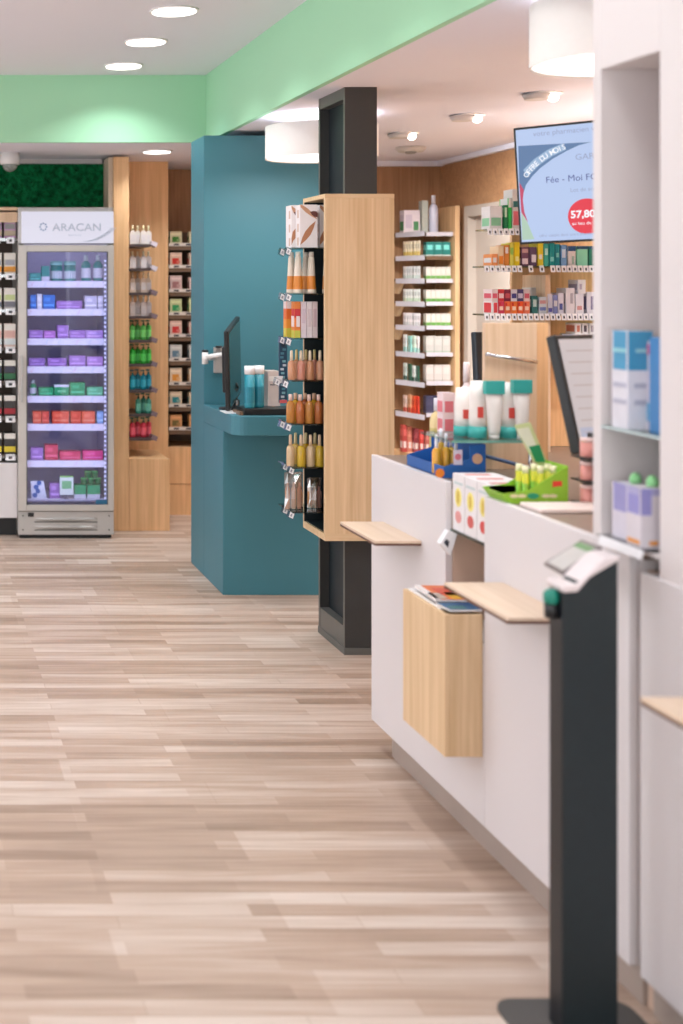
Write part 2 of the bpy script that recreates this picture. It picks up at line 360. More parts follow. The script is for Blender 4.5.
# ------------------------------------------------------------------ generic products
def product_box(name, label, cat, x0, x1, y0, z0, h, dp, base, patches=(), group=None, m=None):
    """carton with printed patches on its front: (u0,u1,v0,v1,rgb) in fractions"""
    b = MB(); b.box(x0, x1, y0, y0+dp, z0, z0+h, m or col(base)); w = x1-x0; e = .0008
    for k, (u0, u1, v0, v1, c) in enumerate(patches):
        ee = e*(1+.5*k)
        b.box(x0+u0*w, x0+u1*w, y0-ee, y0+.0005, z0+v0*h, z0+v1*h, col(c))
        b.box(x0-ee, x0+.0005, y0+.1*dp, y0+.9*dp, z0+v0*h, z0+v1*h, col(c))
    return tag(b.build(name), label, cat, group)
_pc = {}
def bottle(name, label, cat, x, y, z, r, h, body, cap, group=None, kind='round', lab_=None, clear=False):
    key = (round(r, 4), round(h, 4), body, cap, kind, lab_, clear, name)
    if key in _pc: return copy_tree(_pc[key], (x, y, z), label, group)
    bm_ = (translucent(body) if clear else col(body, .3)); cm = col(cap, .35); b = MB(); c = MB()
    if kind == 'round':
        b.lathe([(r*.9, 0), (r, .02*h), (r, .62*h), (r*.75, .72*h), (r*.36, .77*h), (r*.36, .8*h)], (x, y, z), bm_, 14)
        c.lathe([(r*.45, .785*h), (r*.45, .985*h), (r*.38, h)], (x, y, z), cm, 12)
    elif kind == 'pump':
        b.lathe([(r*.95, 0), (r, .02*h), (r, .66*h), (r*.6, .73*h), (r*.32, .76*h)], (x, y, z), bm_, 14)
        c.lathe([(r*.4, .755*h), (r*.4, .84*h), (r*.14, .85*h), (r*.14, .93*h)], (x, y, z), cm, 10).box(x-r*1.0, x+r*.35, y-r*.22, y+r*.22, z+.92*h, z+h, cm)
    elif kind == 'cone':
        b.lathe([(r, 0), (r, .05*h), (r*.62, .86*h), (r*.5, .88*h)], (x, y, z), bm_, 16)
        c.lathe([(r*.55, .87*h), (r*.5, h)], (x, y, z), cm, 12)
    elif kind == 'jar':
        b.lathe([(r*.95, 0), (r, .03*h), (r, .8*h)], (x, y, z), bm_, 16); c.lathe([(r*1.02, .8*h), (r*1.02, h)], (x, y, z), cm, 16)
    elif kind == 'dropper':
        b.lathe([(r*.95, 0), (r, .03*h), (r, .55*h), (r*.8, .62*h), (r*.4, .66*h)], (x, y, z), bm_, 12); c.lathe([(r*.42, .655*h), (r*.42, .8*h), (r*.36, .98*h), (r*.2, h)], (x, y, z), cm, 10)
    elif kind == 'flat':
        b.prism([(x-r, z), (x+r, z), (x+r, z+.6*h), (x+r*.4, z+.72*h), (x-r*.4, z+.72*h), (x-r, z+.6*h)], 'Y', y-r*.55, y+r*.55, bm_)
        c.lathe([(r*.32, .715*h), (r*.32, h)], (x, y, z), cm, 12)
    if lab_:
        k = 1.015
        if kind == 'cone': b.lathe([(r*.985, .1*h), (r*.83, .42*h)], (x, y, z), col(lab_, .35), 16, closed=False)
        elif kind == 'flat': b.box(x-r*.75, x+r*.75, y-r*.56-.0008, y, z+.12*h, z+.5*h, col(lab_, .4))
        else: b.lathe([(r*k, .12*h), (r*k, .5*h)], (x, y, z), col(lab_, .4), 14, closed=False)
    o = b.build(name, origin=(x, y, z)); tag(o, label, cat, group); c.build('cap', o); _pc[key] = o
    return o
def price_tags(parent, xs, y, z, w=.022, h=.026, tilt=.006):
    for x in xs:
        m = MB(); m.prism([(y-tilt, z-h), (y-tilt+.002, z-h), (y+.002, z), (y, z)], 'X', x-w/2, x+w/2, PRICE)
        m.prism([(y-tilt*.7-.001, z-h*.75), (y-tilt*.7, z-h*.75), (y-tilt*.4, z-h*.35), (y-tilt*.4-.001, z-h*.35)], 'X', x-w*.18, x+w*.18, INK)
        m.build('price_tag', parent)

# ------------------------------------------------------------------ drinks-style fridge
def fridge():
    D = 8.5; x0, x1 = wx(18.3, D), wx(114, D); y1 = 9.055
    t = thing('display_fridge', 'tall upright glass door display fridge with lit white header panel', 'fridge', ((x0+x1)/2, D, 0))
    zt = wz(207, D); zb = wz(535, D)
    LILAC = mat('fridge_liner', (176, 172, 196), .5, noise=.02)
    b = MB(); w = .035
    b.box(x0, x0+w, D+.03, y1, zb, zt, GREY).box(x1-w, x1, D+.03, y1, zb, zt, GREY).box(x0+w, x1-w, y1-.03, y1, zb, zt, GREY)
    b.box(x0+w, x1-w, D+.03, y1-.03, zt-.16, zt, GREY).box(x0+w, x1-w, D+.03, y1-.03, zb, .18, GREY)
    b.build('cabinet', t, .004)
    MB().box(x0+w, x1-w, y1-.04, y1-.03, .18, zt-.16, LILAC).box(x0+w, x0+w+.005, D+.04, y1-.04, .18, zt-.16, LILAC).box(x1-w-.005, x1-w, D+.04, y1-.04, .18, zt-.16, LILAC).build('liner', t)
    # header
    hz0, hz1 = wz(243, D), wz(211.5, D)
    h = MB().prism([(D+.03, hz0), (D-.012, hz0), (D-.02, (hz0+hz1)/2), (D-.004, hz1), (D+.03, hz1)], 'X', x0+.022, x1-.004, mat('lit_header_panel', (226, 224, 240), .3, noise=0, emit=.8, base=(90, 90, 96))).build('header', t)
    MB().box(x0, x1, D-.002, D+.03, hz0-.008, hz0-.002, CHARL).build('header_trim', t)
    LG = mat('pale_grey_print', (188, 196, 214), .5, noise=0)
    text('ARACAN', .068, LG, h, (wx(52, D)-t.location.x, -.0215, wz(231, D)), (PI/2-.03, 0, 0), sx=1.12, bold=.0006)
    text('laboratoire', .018, LG, h, (wx(68, D)-t.location.x, -.0215, wz(236, D)), (PI/2, 0, 0))
    lg = MB(); cx, cz = wx(43, D), wz(227, D)
    for k in range(8):
        a = k*PI/4; lg.box(cx+.02*math.cos(a)-.005, cx+.02*math.cos(a)+.005, D-.0215, D-.0185, cz+.022*math.sin(a)-.005, cz+.022*math.sin(a)+.005, mat('blue_grey_print', (128, 148, 184), .5, noise=0))
    for k in range(5):   # swoosh lines at the lower right corner
        a = k*.012
        for q in range(6):
            u = q/6; lg.tube((x1-.2+.18*u+a*.6, D-.0195, hz0+.01+.085*u*u), (x1-.2+.18*(u+1/6)+a*.6, D-.0195, hz0+.01+.085*(u+1/6)**2), .0012, LG, 5)
    lg.build('emblem', h)
    # door
    gx0, gx1, gz0, gz1 = wx(27, D), wx(107.5, D), wz(505, D), wz(252, D); dz0, dz1 = wz(511, D), wz(245, D)
    dr = MB(); FRM = mat('silver_door_frame', (196, 190, 184), .35, metal=.2, noise=.02)
    dr.box(x0, gx0, D, D+.028, dz0, dz1, FRM).box(gx1, x1, D, D+.028, dz0, dz1, FRM).box(gx0, gx1, D, D+.028, gz1, dz1, FRM).box(gx0, gx1, D, D+.028, dz0, gz0, FRM)
    do = dr.build('door', t, .003)
    MB().box(gx0, gx1, D+.010, D+.016, gz0, gz1, PANE).build('glass_pane', do)
    MB().box(gx0-.004, gx0+.002, D-.002, D, gz0, gz1, CHARL).box(gx1-.002, gx1+.004, D-.002, D, gz0, gz1, CHARL).box(gx0, gx1, D-.002, D, gz1, gz1+.004, CHARL).build('pane_seal', do)
    MB().box(x0+.014, x0+.03, D-.025, D, wz(402, D), wz(355, D), GREY).build('door_handle', do, .004)
    MB().box(wx(96, D), wx(107.3, D), D+.0085, D+.0098, wz(504.5, D), wz(500, D), col((40, 104, 140))).build('sticker', do)
    # grille
    g = MB(); g.box(x0, x1, D+.012, D+.035, zb, wz(512, D), GREY)
    xm = (x0+x1)/2
    for zz in (wz(519, D), wz(527, D)):
        for k in range(16):
            u0 = -1+k/8; u1 = -1+(k+1)/8; f = lambda u: .016*math.cos(u*PI/2)
            g.add([(xm+u0*.2, D+.012, zz+.006), (xm+u1*.2, D+.012, zz+.006), (xm+u1*.2, D+.012-f(u1), zz-.004), (xm+u0*.2, D+.012-f(u0), zz-.004),
                   (xm+u0*.2, D+.0125, zz-.018), (xm+u1*.2, D+.0125, zz-.018)], [(0, 1, 2, 3), (3, 2, 5, 4)], GREY)
            g.box(xm+u0*.2, xm+u1*.2, D+.0105, D+.012, zz-.024, zz-.018, CHARL)
    go = g.build('grille', t)
    for sx_ in (x0+.03, x1-.03):
        for zz in (wz(516, D), wz(530, D)): MB().lathe([(.005, -.004), (.005, .002)], (sx_, D+.01, zz), CHARL, 10, 'Y').build('screw', go)
    MB().box(wx(28, D), wx(34, D), D+.008, D+.012, wz(517, D), wz(513, D), BLACK).build('badge', go)
    MB().box(x0+.01, x1-.01, D+.04, y1-.02, 0, zb, BLACK).build('plinth', t)
    MB().box(x0+w+.006, x1-w-.006, D+.045, y1-.05, .18, wz(499, 8.6)-.0085, LILAC).build('inner_floor', t)
    # shelves
    ys = [281, 309, 338.5, 366.5, 396, 424, 460.5, 499]
    STR = mat('white_shelf_edge', (228, 224, 236), .4, noise=.02)
    D2 = 8.6
    for i, y in enumerate(ys):
        z = wz(y, D2); s = MB(); s.box(x0+w+.006, x1-w-.006, D2, y1-.05, z-.008, z, STR)
        if i < 7:
            s.box(x0+w+.006, x1-w-.006, D2-.006, D2, z-.042, z-.001, STR)
            for k in range(5):
                xx = x0+w+.03+k*.1+random.uniform(-.01, .02); s.prism([(xx, z-.036), (xx+.004, z-.036), (xx+.022, z-.006), (xx+.018, z-.006)], 'Y', D2-.0072, D2-.006, col(((226, 176, 184), (176, 206, 220), (190, 214, 200))[k % 3]))
        s.build('shelf', t)
    led = MB(); z = gz0+.03
    LEDM = mat('lit_led_strip', (236, 240, 255), .5, noise=0, emit=1.6)
    while z < gz1-.06:
        led.box(gx1-.014, gx1-.004, D+.04, D+.045, z, z+.014, LEDM); z += .028
    led.build('led_strip', t)
    area('fridge_led_light', ((gx1+gx0)/2-t.location.x, .06, 1.0), (.5, 1.5), P_FRIDGE, (.93, .93, 1), (-PI/2, 0, PI), 'RECTANGLE', t)
    area('fridge_led_light', ((gx1+gx0)/2-t.location.x, .3, zt-.165), (.5, .4), P_FRIDGE*.25, (.93, .93, 1), (0, 0, 0), 'RECTANGLE', t)
    # contents
    TE = (24, 150, 140); WH = (226, 226, 234); PU = (160, 112, 188); GR = (20, 160, 96); OR = (232, 84, 48); RD = (204, 52, 84); BL = (24, 112, 196)
    V = [
     [('b', 29.5, 41, 8, TE, 'flat teal'), ('b', 41.8, 49.5, 15, TE, 'upright teal', WH), ('j', 51, 63, 20, TE, 'teal and white'), ('j', 64.5, 76.5, 20, TE, 'teal and white'), ('o', 82, 91.5, 26, TE, 'tall teal and white'), ('o', 94, 103.5, 26, TE, 'tall teal and white')],
     [('b', 30.5, 36.5, 14, BL, 'narrow blue'), ('b', 37.3, 42, 15, WH, 'narrow white'), ('b', 43, 55, 14, BL, 'wide blue'), ('b', 56.5, 82, 8, PU, 'long purple'), ('b', 85, 97, 13, (198, 194, 214), 'pale lilac'), ('b', 98, 103.5, 13, (214, 212, 226), 'pale grey')],
     [('b', 29.2, 43, 8, PU, 'low purple'), ('b', 44, 55.5, 7.5, (180, 108, 190), 'low mauve'), ('b', 57.5, 68.5, 13, PU, 'taller purple'), ('b', 69.5, 85.5, 8, PU, 'wide purple'), ('b', 86, 103, 8, (188, 146, 214), 'light lilac')],
     [('b', 29.2, 45, 8, (140, 96, 176), 'deep purple'), ('b', 48, 66.5, 8, PU, 'purple'), ('b', 69.5, 85.5, 10.5, (168, 122, 192), 'purple'), ('b', 87, 103, 9.5, (184, 136, 204), 'light purple')],
     [('o', 30, 37, 15, GR, 'green'), ('b', 39, 53.5, 8, GR, 'green'), ('b', 54.5, 69, 11, GR, 'white topped green', WH), ('b', 70, 85, 13, (36, 160, 100), 'tall green'), ('b', 87, 103, 8.5, (90, 190, 136), 'light green')],
     [('b', 33, 41.3, 12, OR, 'orange'), ('b', 42, 49, 12, (214, 62, 42), 'orange red'), ('b', 52.5, 69, 12, OR, 'wide orange'), ('b', 71, 81, 12, (220, 66, 40), 'orange red'), ('b', 82, 95, 12, (238, 96, 60), 'bright orange'), ('b', 97, 103.5, 12, (140, 180, 226), 'light blue')],
     [('b', 31, 43, 12, PU, 'purple'), ('b', 45, 58, 15, RD, 'square red'), ('b', 60, 80.5, 8.5, (214, 54, 96), 'long crimson'), ('b', 83, 103, 9, (228, 66, 130), 'long pink')],
     [('s', 33, 46, 17, (226, 230, 240), 'blue and white'), ('b', 50, 60, 15, PU, 'purple'), ('b', 74.5, 86, 13, GR, 'green and white', WH), ('b', 87.5, 100, 13, GR, 'green and white', WH)],
    ]
    for i, row in enumerate(V):
        z = wz(ys[i], D2); yy = D2+.03
        for j, it in enumerate(row):
            k, a, b_, hh, c, ds = it[:6]; xa, xb = wx(a, yy), wx(b_, yy); h = hh*yy/F
            g = 'products on the %s fridge shelf' % NTH[i]; place = '%s fridge shelf, %s' % (NTH[i] if i < 7 else 'bottom', ORD[j])
            if k == 'b':
                pt = [(.08, .92, .2, .34, tuple(min(255, int(v+60)) for v in c)), (.15, .6, .55, .8, tuple(min(255, int(v+35)) for v in c))]
                if len(it) > 6: pt = [(0, 1, 0, .3, it[6])] if it[4] == TE or i == 7 else [(0, 1, .78, 1, it[6]), (.2, .8, .3, .5, (120, 210, 150))]
                product_box('product_carton', '%s carton on the %s' % (ds, place), 'carton', xa, xb, yy, z, h, .08, c, pt, g)
            elif k == 'j':
                bottle('product_jar', '%s cylindrical tub on the %s' % (ds, place), 'tub', (xa+xb)/2, yy+.04, z, (xb-xa)/2, h, c, (150, 216, 206), g, 'jar', WH)
            elif k == 'o':
                bottle('product_bottle', '%s bottle on the %s' % (ds, place), 'bottle', (xa+xb)/2, yy+.04, z, (xb-xa)/2, h, c, (206, 220, 214), g, 'round', WH)
            elif k == 's':
                m = MB(); dx = -.02
                m.prism([(xa-.01, z), (xb+.005, z), (xb-.015, z+h), (xa-.015, z+h)], 'Y', yy, yy+.03, col(c))
                for q in range(4): m.lathe([(.016, -.002), (.016, .001)], (xa+.012+.015*(q % 2)+.004*q, yy, z+.02+q*.026), col((36, 96, 170)), 12, 'Y')
                tag(m.build('product_pack'), 'white leaning pack printed with blue spots on the bottom fridge shelf', 'pack', g)
    z = wz(499, D2)
    ct = thing('shelf_sign', 'small white and green sign card on a stand in the fridge bottom', 'sign', (wx(66.5, 8.6), 8.6, z))
    MB().box(wx(60, 8.6), wx(73.5, 8.6), 8.606, 8.61, wz(495, 8.6), wz(476, 8.6), col((222, 232, 222))).box(wx(62, 8.6), wx(71.5, 8.6), 8.6048, 8.606, wz(489, 8.6), wz(481, 8.6), col((112, 182, 120))).box(wx(60, 8.6), wx(73.5, 8.6), 8.6048, 8.606, wz(477.5, 8.6), wz(476, 8.6), col((130, 196, 90))).build('card', ct)
    MB().tube((wx(66.5, 8.6), 8.612, z), (wx(66.5, 8.6), 8.612, wz(490, 8.6)), .003, CHROME).lathe([(.02, 0), (.02, .003)], (wx(66.5, 8.6), 8.616, z), CHROME, 14).build('stand', ct)
    zz = z+13*8.63/F+.0005
    n = 0
    for (px, lift) in ((84, 0), (91, 0), (98, 0), (88, 1), (95, 1)):
        n += 1; bottle('product_jar', 'dark green round tub heaped on the bottom fridge shelf cartons, %s' % (ORD[n-1] if n < 4 else ['upper left', 'upper right'][n-4]), 'tub', wx(px, 8.67)+0, 8.68, zz+lift*.043, .0215, .0425, (22, 120, 60), (90, 190, 110), 'green tubs heaped in the fridge', 'jar')
fridge()

# ------------------------------------------------------------------ left wall shelving next to the fridge
def left_shelf():
    D = 8.55; x0, x1 = .20, wx(17.5, D)
    t = thing('wall_shelf_unit', 'dark shelf unit over a white base cabinet, left of the fridge', 'shelves', ((x0+x1)/2, D, 0))
    DB = mat('dark_brown_back_board', (84, 68, 58), .6)
    MB().box(x0, x1, 9.03, 9.05, .4, wz(207, D), DB).build('back_board', t)
    MB().box(x0, x1, D+.02, 9.03, wz(207, D)-.02, wz(207, D), PALE).box(x0, x1, D+.02, D+.04, wz(222, D), wz(212, D), PALE).build('top_board', t)
    MB().box(x0, x1, D, 9.05, wz(518, D), wz(463, D), WHITE).build('base_cabinet', t, .004)
    MB().box(x0, x1, D+.1, 9.0, 0, wz(518, D), BLACK).build('plinth', t)
    ys = [243, 279, 314, 352, 386, 421, 459]
    cols = [((190, 176, 150), (150, 150, 150), (200, 150, 200)), ((236, 160, 60), (170, 170, 180), (230, 224, 210)), ((120, 120, 130), (200, 214, 150), (232, 228, 226)),
            ((216, 224, 226), (220, 176, 166), (230, 200, 190)), ((40, 110, 70), (60, 60, 80), (230, 230, 232)), ((176, 44, 56), (60, 60, 60), (190, 216, 190)), ((230, 206, 60), (60, 60, 60), (226, 212, 180))]
    nm = ['silver and mauve', 'orange', 'grey and green', 'pink and white', 'dark green', 'dark red', 'yellow']
    for i, y in enumerate(ys):
        z = wz(y-5, D+.05)
        sb = MB().box(x0+.002, x1-.002, D+.02, 9.03, z-.014, z, DB).box(x0+.002, x1-.002, D+.004, D+.006, z-.022, z-.002, ACR).build('shelf', t)
        xs = [wx(-28.5, D), wx(-13, D), wx(-3.5, D), wx(10.5, D)]
        price_tags(t, xs[1:], D+.006, z+.004, .062 if i else .05, .04)
        for k, x in enumerate(xs):
            a, b, c = cols[i]
            h = .15 if i == 3 else .135
            product_box('product_carton', '%s carton on the %s dark shelf beside the fridge, %s' % (nm[i], NTH[i], ORD[k]), 'carton', x-.036, x+.036, D+.05, z, h, .1,
                        (52, 46, 46) if i in (4, 5, 6) else c, [(0, 1, .72, .98, (232, 228, 220)), (.05, .95, .42, .68, b), (.0, 1, .1, .36, a)], 'cartons on the %s shelf of the dark unit' % NTH[i])
left_shelf()

# ------------------------------------------------------------------ oak gondola right of the fridge
def oak_gondola():
    D = 8.79
    t = thing('oak_shelf_unit', 'tall oak shelf unit with oak bench box beside the fridge', 'shelves', (wx(140, D), D, 0))
    zt = ZL-.015
    MB().box(wx(113.5, D), wx(129, D), D, 9.3, 0, zt, OAKD).build('side_panel', t, .002)
    MB().box(wx(129, D), wx(168.3, 9.3), 9.3, 9.34, 0, wz(161.5, 9.3), OAKD).build('back_panel', t, .002)
    MB().box(wx(129, D)+.001, wx(169.8, D), D, 9.3, 0, wz(459, D), OAKD).build('bench_box', t, .003)
    MB().box(wx(109, D), wx(113.3, D), D+.02, 9.05, wz(157, D)-.75, wz(157, D), mat('beige_edge_strip', (205, 184, 160), .5)).build('edge_strip', t)
    ys = [245, 269, 293.5, 317, 341, 365, 391, 415, 439]
    kinds = [((232, 226, 220), (240, 232, 190), 'white'), ((222, 214, 214), (236, 224, 190), 'pale grey'), ((216, 196, 180), (206, 186, 160), 'beige'), ((218, 208, 206), (222, 220, 214), 'translucent white'),
             ((84, 190, 84), (14, 92, 60), 'light green'), ((44, 186, 60), (14, 96, 50), 'bright green'), ((0, 140, 170), (0, 100, 110), 'turquoise'), ((60, 150, 130), (10, 84, 66), 'sea green'), ((216, 60, 84), (16, 96, 70), 'red')]
    DG = mat('dark_shelf_board', (78, 66, 66), .4)
    for i, y in enumerate(ys):
        y0 = 8.9; z = wz(y-1, y0)
        MB().box(wx(129, D), wx(151, y0), y0, 9.3, z-.018, z, DG).box(wx(151, y0), wx(154, y0), y0-.002, 9.28, z-.014, z+.002, DG).build('shelf', t)
        x = wx(155.5, y0)
        MB().prism([(x-.03, z-.004), (x+.005, z-.022), (x+.016, z+.006), (x-.02, z+.02)], 'Y', y0-.004, y0+.10, mat('frosted_tag_holder', (216, 208, 222), .3) if i < 2 else mat('grey_tag_holder', (130, 112, 122), .4)).build('price_tag', t)
        b, c, d = kinds[i]
        for k, px in enumerate((132.6, 137.6, 143.4, 148.4) if i != 7 else (138.4, 143.4, 148.4)):
            yy = 8.96 if k % 2 == 0 else 9.02
            h = [19, 17, 20, 20, 19.5, 19.5, 19.5, 19.5, 19.5][i]*9/F
            lb = '%s bottle on the %s shelf of the oak unit, %s' % (d, NTH[i], ORD[k])
            bottle('care_bottle', lb, 'bottle', wx(px, yy), yy, z, .0195, h, b, c, '%s bottles on the oak unit' % d, 'flat' if i in (0, 1, 2, 3) else 'pump', tuple(min(255, v+50) for v in b) if i > 3 else (228, 222, 224))
oak_gondola()

# ------------------------------------------------------------------ far alcove shelving
def alcove():
    D = 9.4; x0, x1 = 1.745, 2.5
    t = thing('alcove_shelf_unit', 'brown wall shelves over an oak base cabinet in the far alcove', 'shelves', ((x0+x1)/2, D, 0))
    DB = mat('brown_back_board', (112, 88, 68), .6)
    MB().box(x0, x1, 9.8, 9.82, wz(447, D), wz(230, D), DB).box(x0-.015, x0, D+.06, 9.82, wz(447, D), wz(160, 9.4), OAKWZ).build('back_board', t)
    MB().box(x0-.015, x1, D, 9.82, 0.0, wz(447, D), OAKD).build('base_cabinet', t, .003)
    MB().box(x0-.01, x1, D-.004, D, wz(470, D)-.1, wz(470, D)-.095, OAKWZ).build('door_joint', t)
    ys = [247, 269, 293, 316, 338, 362, 386, 408, 431]
    cs = [((206, 196, 160), (60, 120, 40), 'cream and green'), ((210, 180, 160), (206, 44, 30), 'pink and red'), ((206, 178, 172), (160, 110, 110), 'dusty pink'), ((196, 200, 150), (50, 150, 90), 'yellow and green'),
          ((222, 190, 176), (200, 50, 50), 'peach and red'), ((206, 204, 200), (100, 130, 150), 'grey and blue'), ((228, 206, 180), (226, 150, 60), 'cream and orange'), ((214, 196, 170), (40, 130, 140), 'cream and teal'), ((206, 150, 100), (110, 96, 50), 'tan')]
    for i, y in enumerate(ys):
        z = wz(y-4, D)
        MB().box(x0, x1, D, 9.8, z-.05, z-.0005, DB).box(x0, x1, D-.004, D, z-.022, z, mat('cream_price_rail', (222, 214, 206), .4)).build('shelf', t)
        for k in range(6):
            xx = x0+.035+k*.085
            MB().box(xx, xx+.035, D-.006, D-.004, z-.017, z-.005, INK).build('price_tag', t)
        a, b, nm = cs[i]
        for k in range(5):
            xa = x0+.01+k*.105+(.03 if k else 0); w = .085
            h = random.uniform(.078, .098)
            product_box('herbal_carton', '%s carton on the %s far alcove shelf, %s' % (nm, NTH[i], ORD[k]), 'carton', xa, xa+w, D+.012, z, h, .06, a,
                        [(.2+.1*(k % 2), .75, .08, .55, b), (.1, .9, .7, .85, tuple(min(255, v+20) for v in a)), (.55, .85, .15, .35, tuple((p+q)//2 for p, q in zip(a, b)))], 'herbal cartons on the %s shelf of the far alcove' % NTH[i])
alcove()

# ------------------------------------------------------------------ petrol blue desk and panel
def blue_desk():
    X = 1.574
    t = thing('consultation_desk', 'petrol blue desk with tall back panel in front of the far alcove', 'desk', (X+.35, 7.2, 0))
    MB().box(X, 2.40, 7.43, 7.78, 0, 2.44, TEAL).build('back_panel', t, .002)
    MB().box(X, 2.26, 6.96, 7.429, 0, .852, TEAL).build('base', t, .002)
    pts = [(X, 7.429), (X, 6.80)]+[(X+.07-.07*math.cos(a), 6.80-.07*math.sin(a)) for a in [k*PI/12 for k in range(1, 7)]]+[(2.28, 6.73), (2.28, 7.429)]
    MB().prism(pts, 'Z', .853, .95, TEAL).build('desk_top', t, .002)
    pass
    # monitor on arm
    m = thing('monitor', 'black monitor seen edge-on on a wall arm over the blue desk', 'monitor', (wx(233, 7.1), 7.1, 1.15), rot=(0, 0, math.radians(-64)))
    m.rotation_euler = Euler((0, math.radians(-9), math.radians(69)))
    MB().box(-.22, .22, -.012, .012, -.16, .26, BLACK).box(-.15, .15, .012, .035, -.08, .16, BLACK).build('housing', m, .006, local=True)
    MB().box(-.205, .205, -.014, -.012, -.145, .245, mat('dark_screen', (40, 74, 74), .15, noise=.02)).build('screen', m, local=True)
    a = m
    MB().box(wx(214, 7.41), wx(223, 7.41), 7.405, 7.43, wz(373, 7.41), wz(347, 7.41), GREY).build('wall_plate', a, .003)
    MB().tube((wx(219, 7.3), 7.405, wz(358, 7.3)), (wx(205, 7.3), 7.25, wz(357.5, 7.3)), .016, RIMW).tube((wx(205, 7.25), 7.25, wz(364, 7.25)), (wx(205, 7.25), 7.25, wz(352, 7.25)), .017, RIMW).tube((wx(205, 7.25), 7.25, wz(357, 7.25)), (wx(228, 7.12), 7.13, wz(354, 7.1)), .012, RIMW).build('wall_arm', a)
    MB().lathe([(.018, 0), (.018, .012)], (wx(205, 7.25), 7.25, wz(352, 7.25)), BLACK, 12).build('joint_cap', a)
    MB().lathe([(.018, 0), (.018, .012)], (wx(219, 7.38), 7.385, wz(348, 7.38)), BLACK, 12).build('joint_cap', a)
    # base bits on desk
    k = thing('desk_computer', 'low black computer box at the front of the blue desk', 'computer', (wx(262, 6.79), 6.85, .95))
    MB().box(wx(243.5, 6.78), wx(312, 6.78), 6.78, 6.95, .9505, .984, BLACK).build('housing', k, .004)
    MB().box(wx(240, 6.775), wx(243.4, 6.775), 6.78, 6.93, .9505, .968, mat('brown_stand', (120, 92, 70), .4)).build('end_block', k)
    for j, px in enumerate((249.6, 260.5)):
        bottle('spray_can', 'tall turquoise spray can with white cap on the blue desk, %s of the pair' % ['left', 'right'][j], 'spray can', wx(px, 6.83), 6.83+.03*j, .9845, .026, .213, (44, 142, 160), (238, 236, 238), 'turquoise cans on the blue desk', 'jar', (30, 124, 144))
    p = MB().box(wx(267, 7.1), wx(279, 7.1), 7.08, 7.2, .9505, wz(371, 7.1), col((206, 190, 184))).box(wx(268, 7.1), wx(278, 7.1), 7.0788, 7.08, wz(381, 7.1), wz(376, 7.1), col((226, 220, 216))).box(wx(269, 7.1), wx(274, 7.1), 7.0788, 7.08, wz(385, 7.1), wz(384, 7.1), INK)
    tag(p.build('desk_printer'), 'cream box shaped device at the back of the blue desk, right of the cans', 'printer')
    tag(MB().box(wx(222, 6.95), wx(236, 6.95), 6.86, 7.0, .9505, .956, col((232, 232, 234))).build('notepad'), 'white notepad lying on the left end of the blue desk', 'notepad')
    c = MB(); pts = [(wx(236, 7.1), 7.1, .955), (wx(238, 7.1), 7.12, 1.0), (wx(235, 7.1), 7.13, 1.03), (wx(239, 7.1), 7.12, 1.06), (wx(237, 7.1), 7.12, 1.09)]
    for a_, b_ in zip(pts[:-1], pts[1:]): c.tube(a_, b_, .006, BLACK, 7)
    c.lathe([(.09, 0), (.09, .008), (.02, .014), (.02, .05)], (wx(236, 7.12), 7.12, .9505), BLACK, 20)
    tag(c.build('cable_stand'), 'black round cable stand below the monitor on the blue desk', 'cable')
blue_desk()

# ------------------------------------------------------------------ charcoal column
def column():
    x0, x1, y0, y1 = 1.849, 1.988, 5.83, 6.21
    t = thing('pillar', 'charcoal grey pillar with recessed left side running up through the oak display', 'pillar', ((x0+x1)/2, 6.0, 0))
    r = .045; b = MB()
    b.box(x0+r, x1, y0+.0, y1, .03, ZL, CHAR)
    b.build('core', t)
    FRM = CHARL; f = MB()
    f.box(x0, x0+r, y0, y0+.018, .03, ZL, CHAR).box(x0, x0+r, y1-.018, y1, .03, ZL, CHAR).box(x0, x0+r, y0+.018, y1-.018, .03, .12, FRM).box(x0, x0+r, y0+.018, y1-.018, ZL-.05, ZL, FRM)
    f.box(x0-.002, x0, y0, y0+.02, .03, ZL, FRM).box(x0-.002, x0, y1-.02, y1, .03, ZL, FRM)
    f.build('recess_frame', t)
    MB().box(x0+r-.003, x0+r-.0005, y0+.018, y1-.018, .12, ZL-.05, NIGHT).build('recess_back', t)
    MB().box(x0-.004, x1+.003, y0-.004, y1+.003, 0, .03, CHARL).build('base_trim', t)
column()

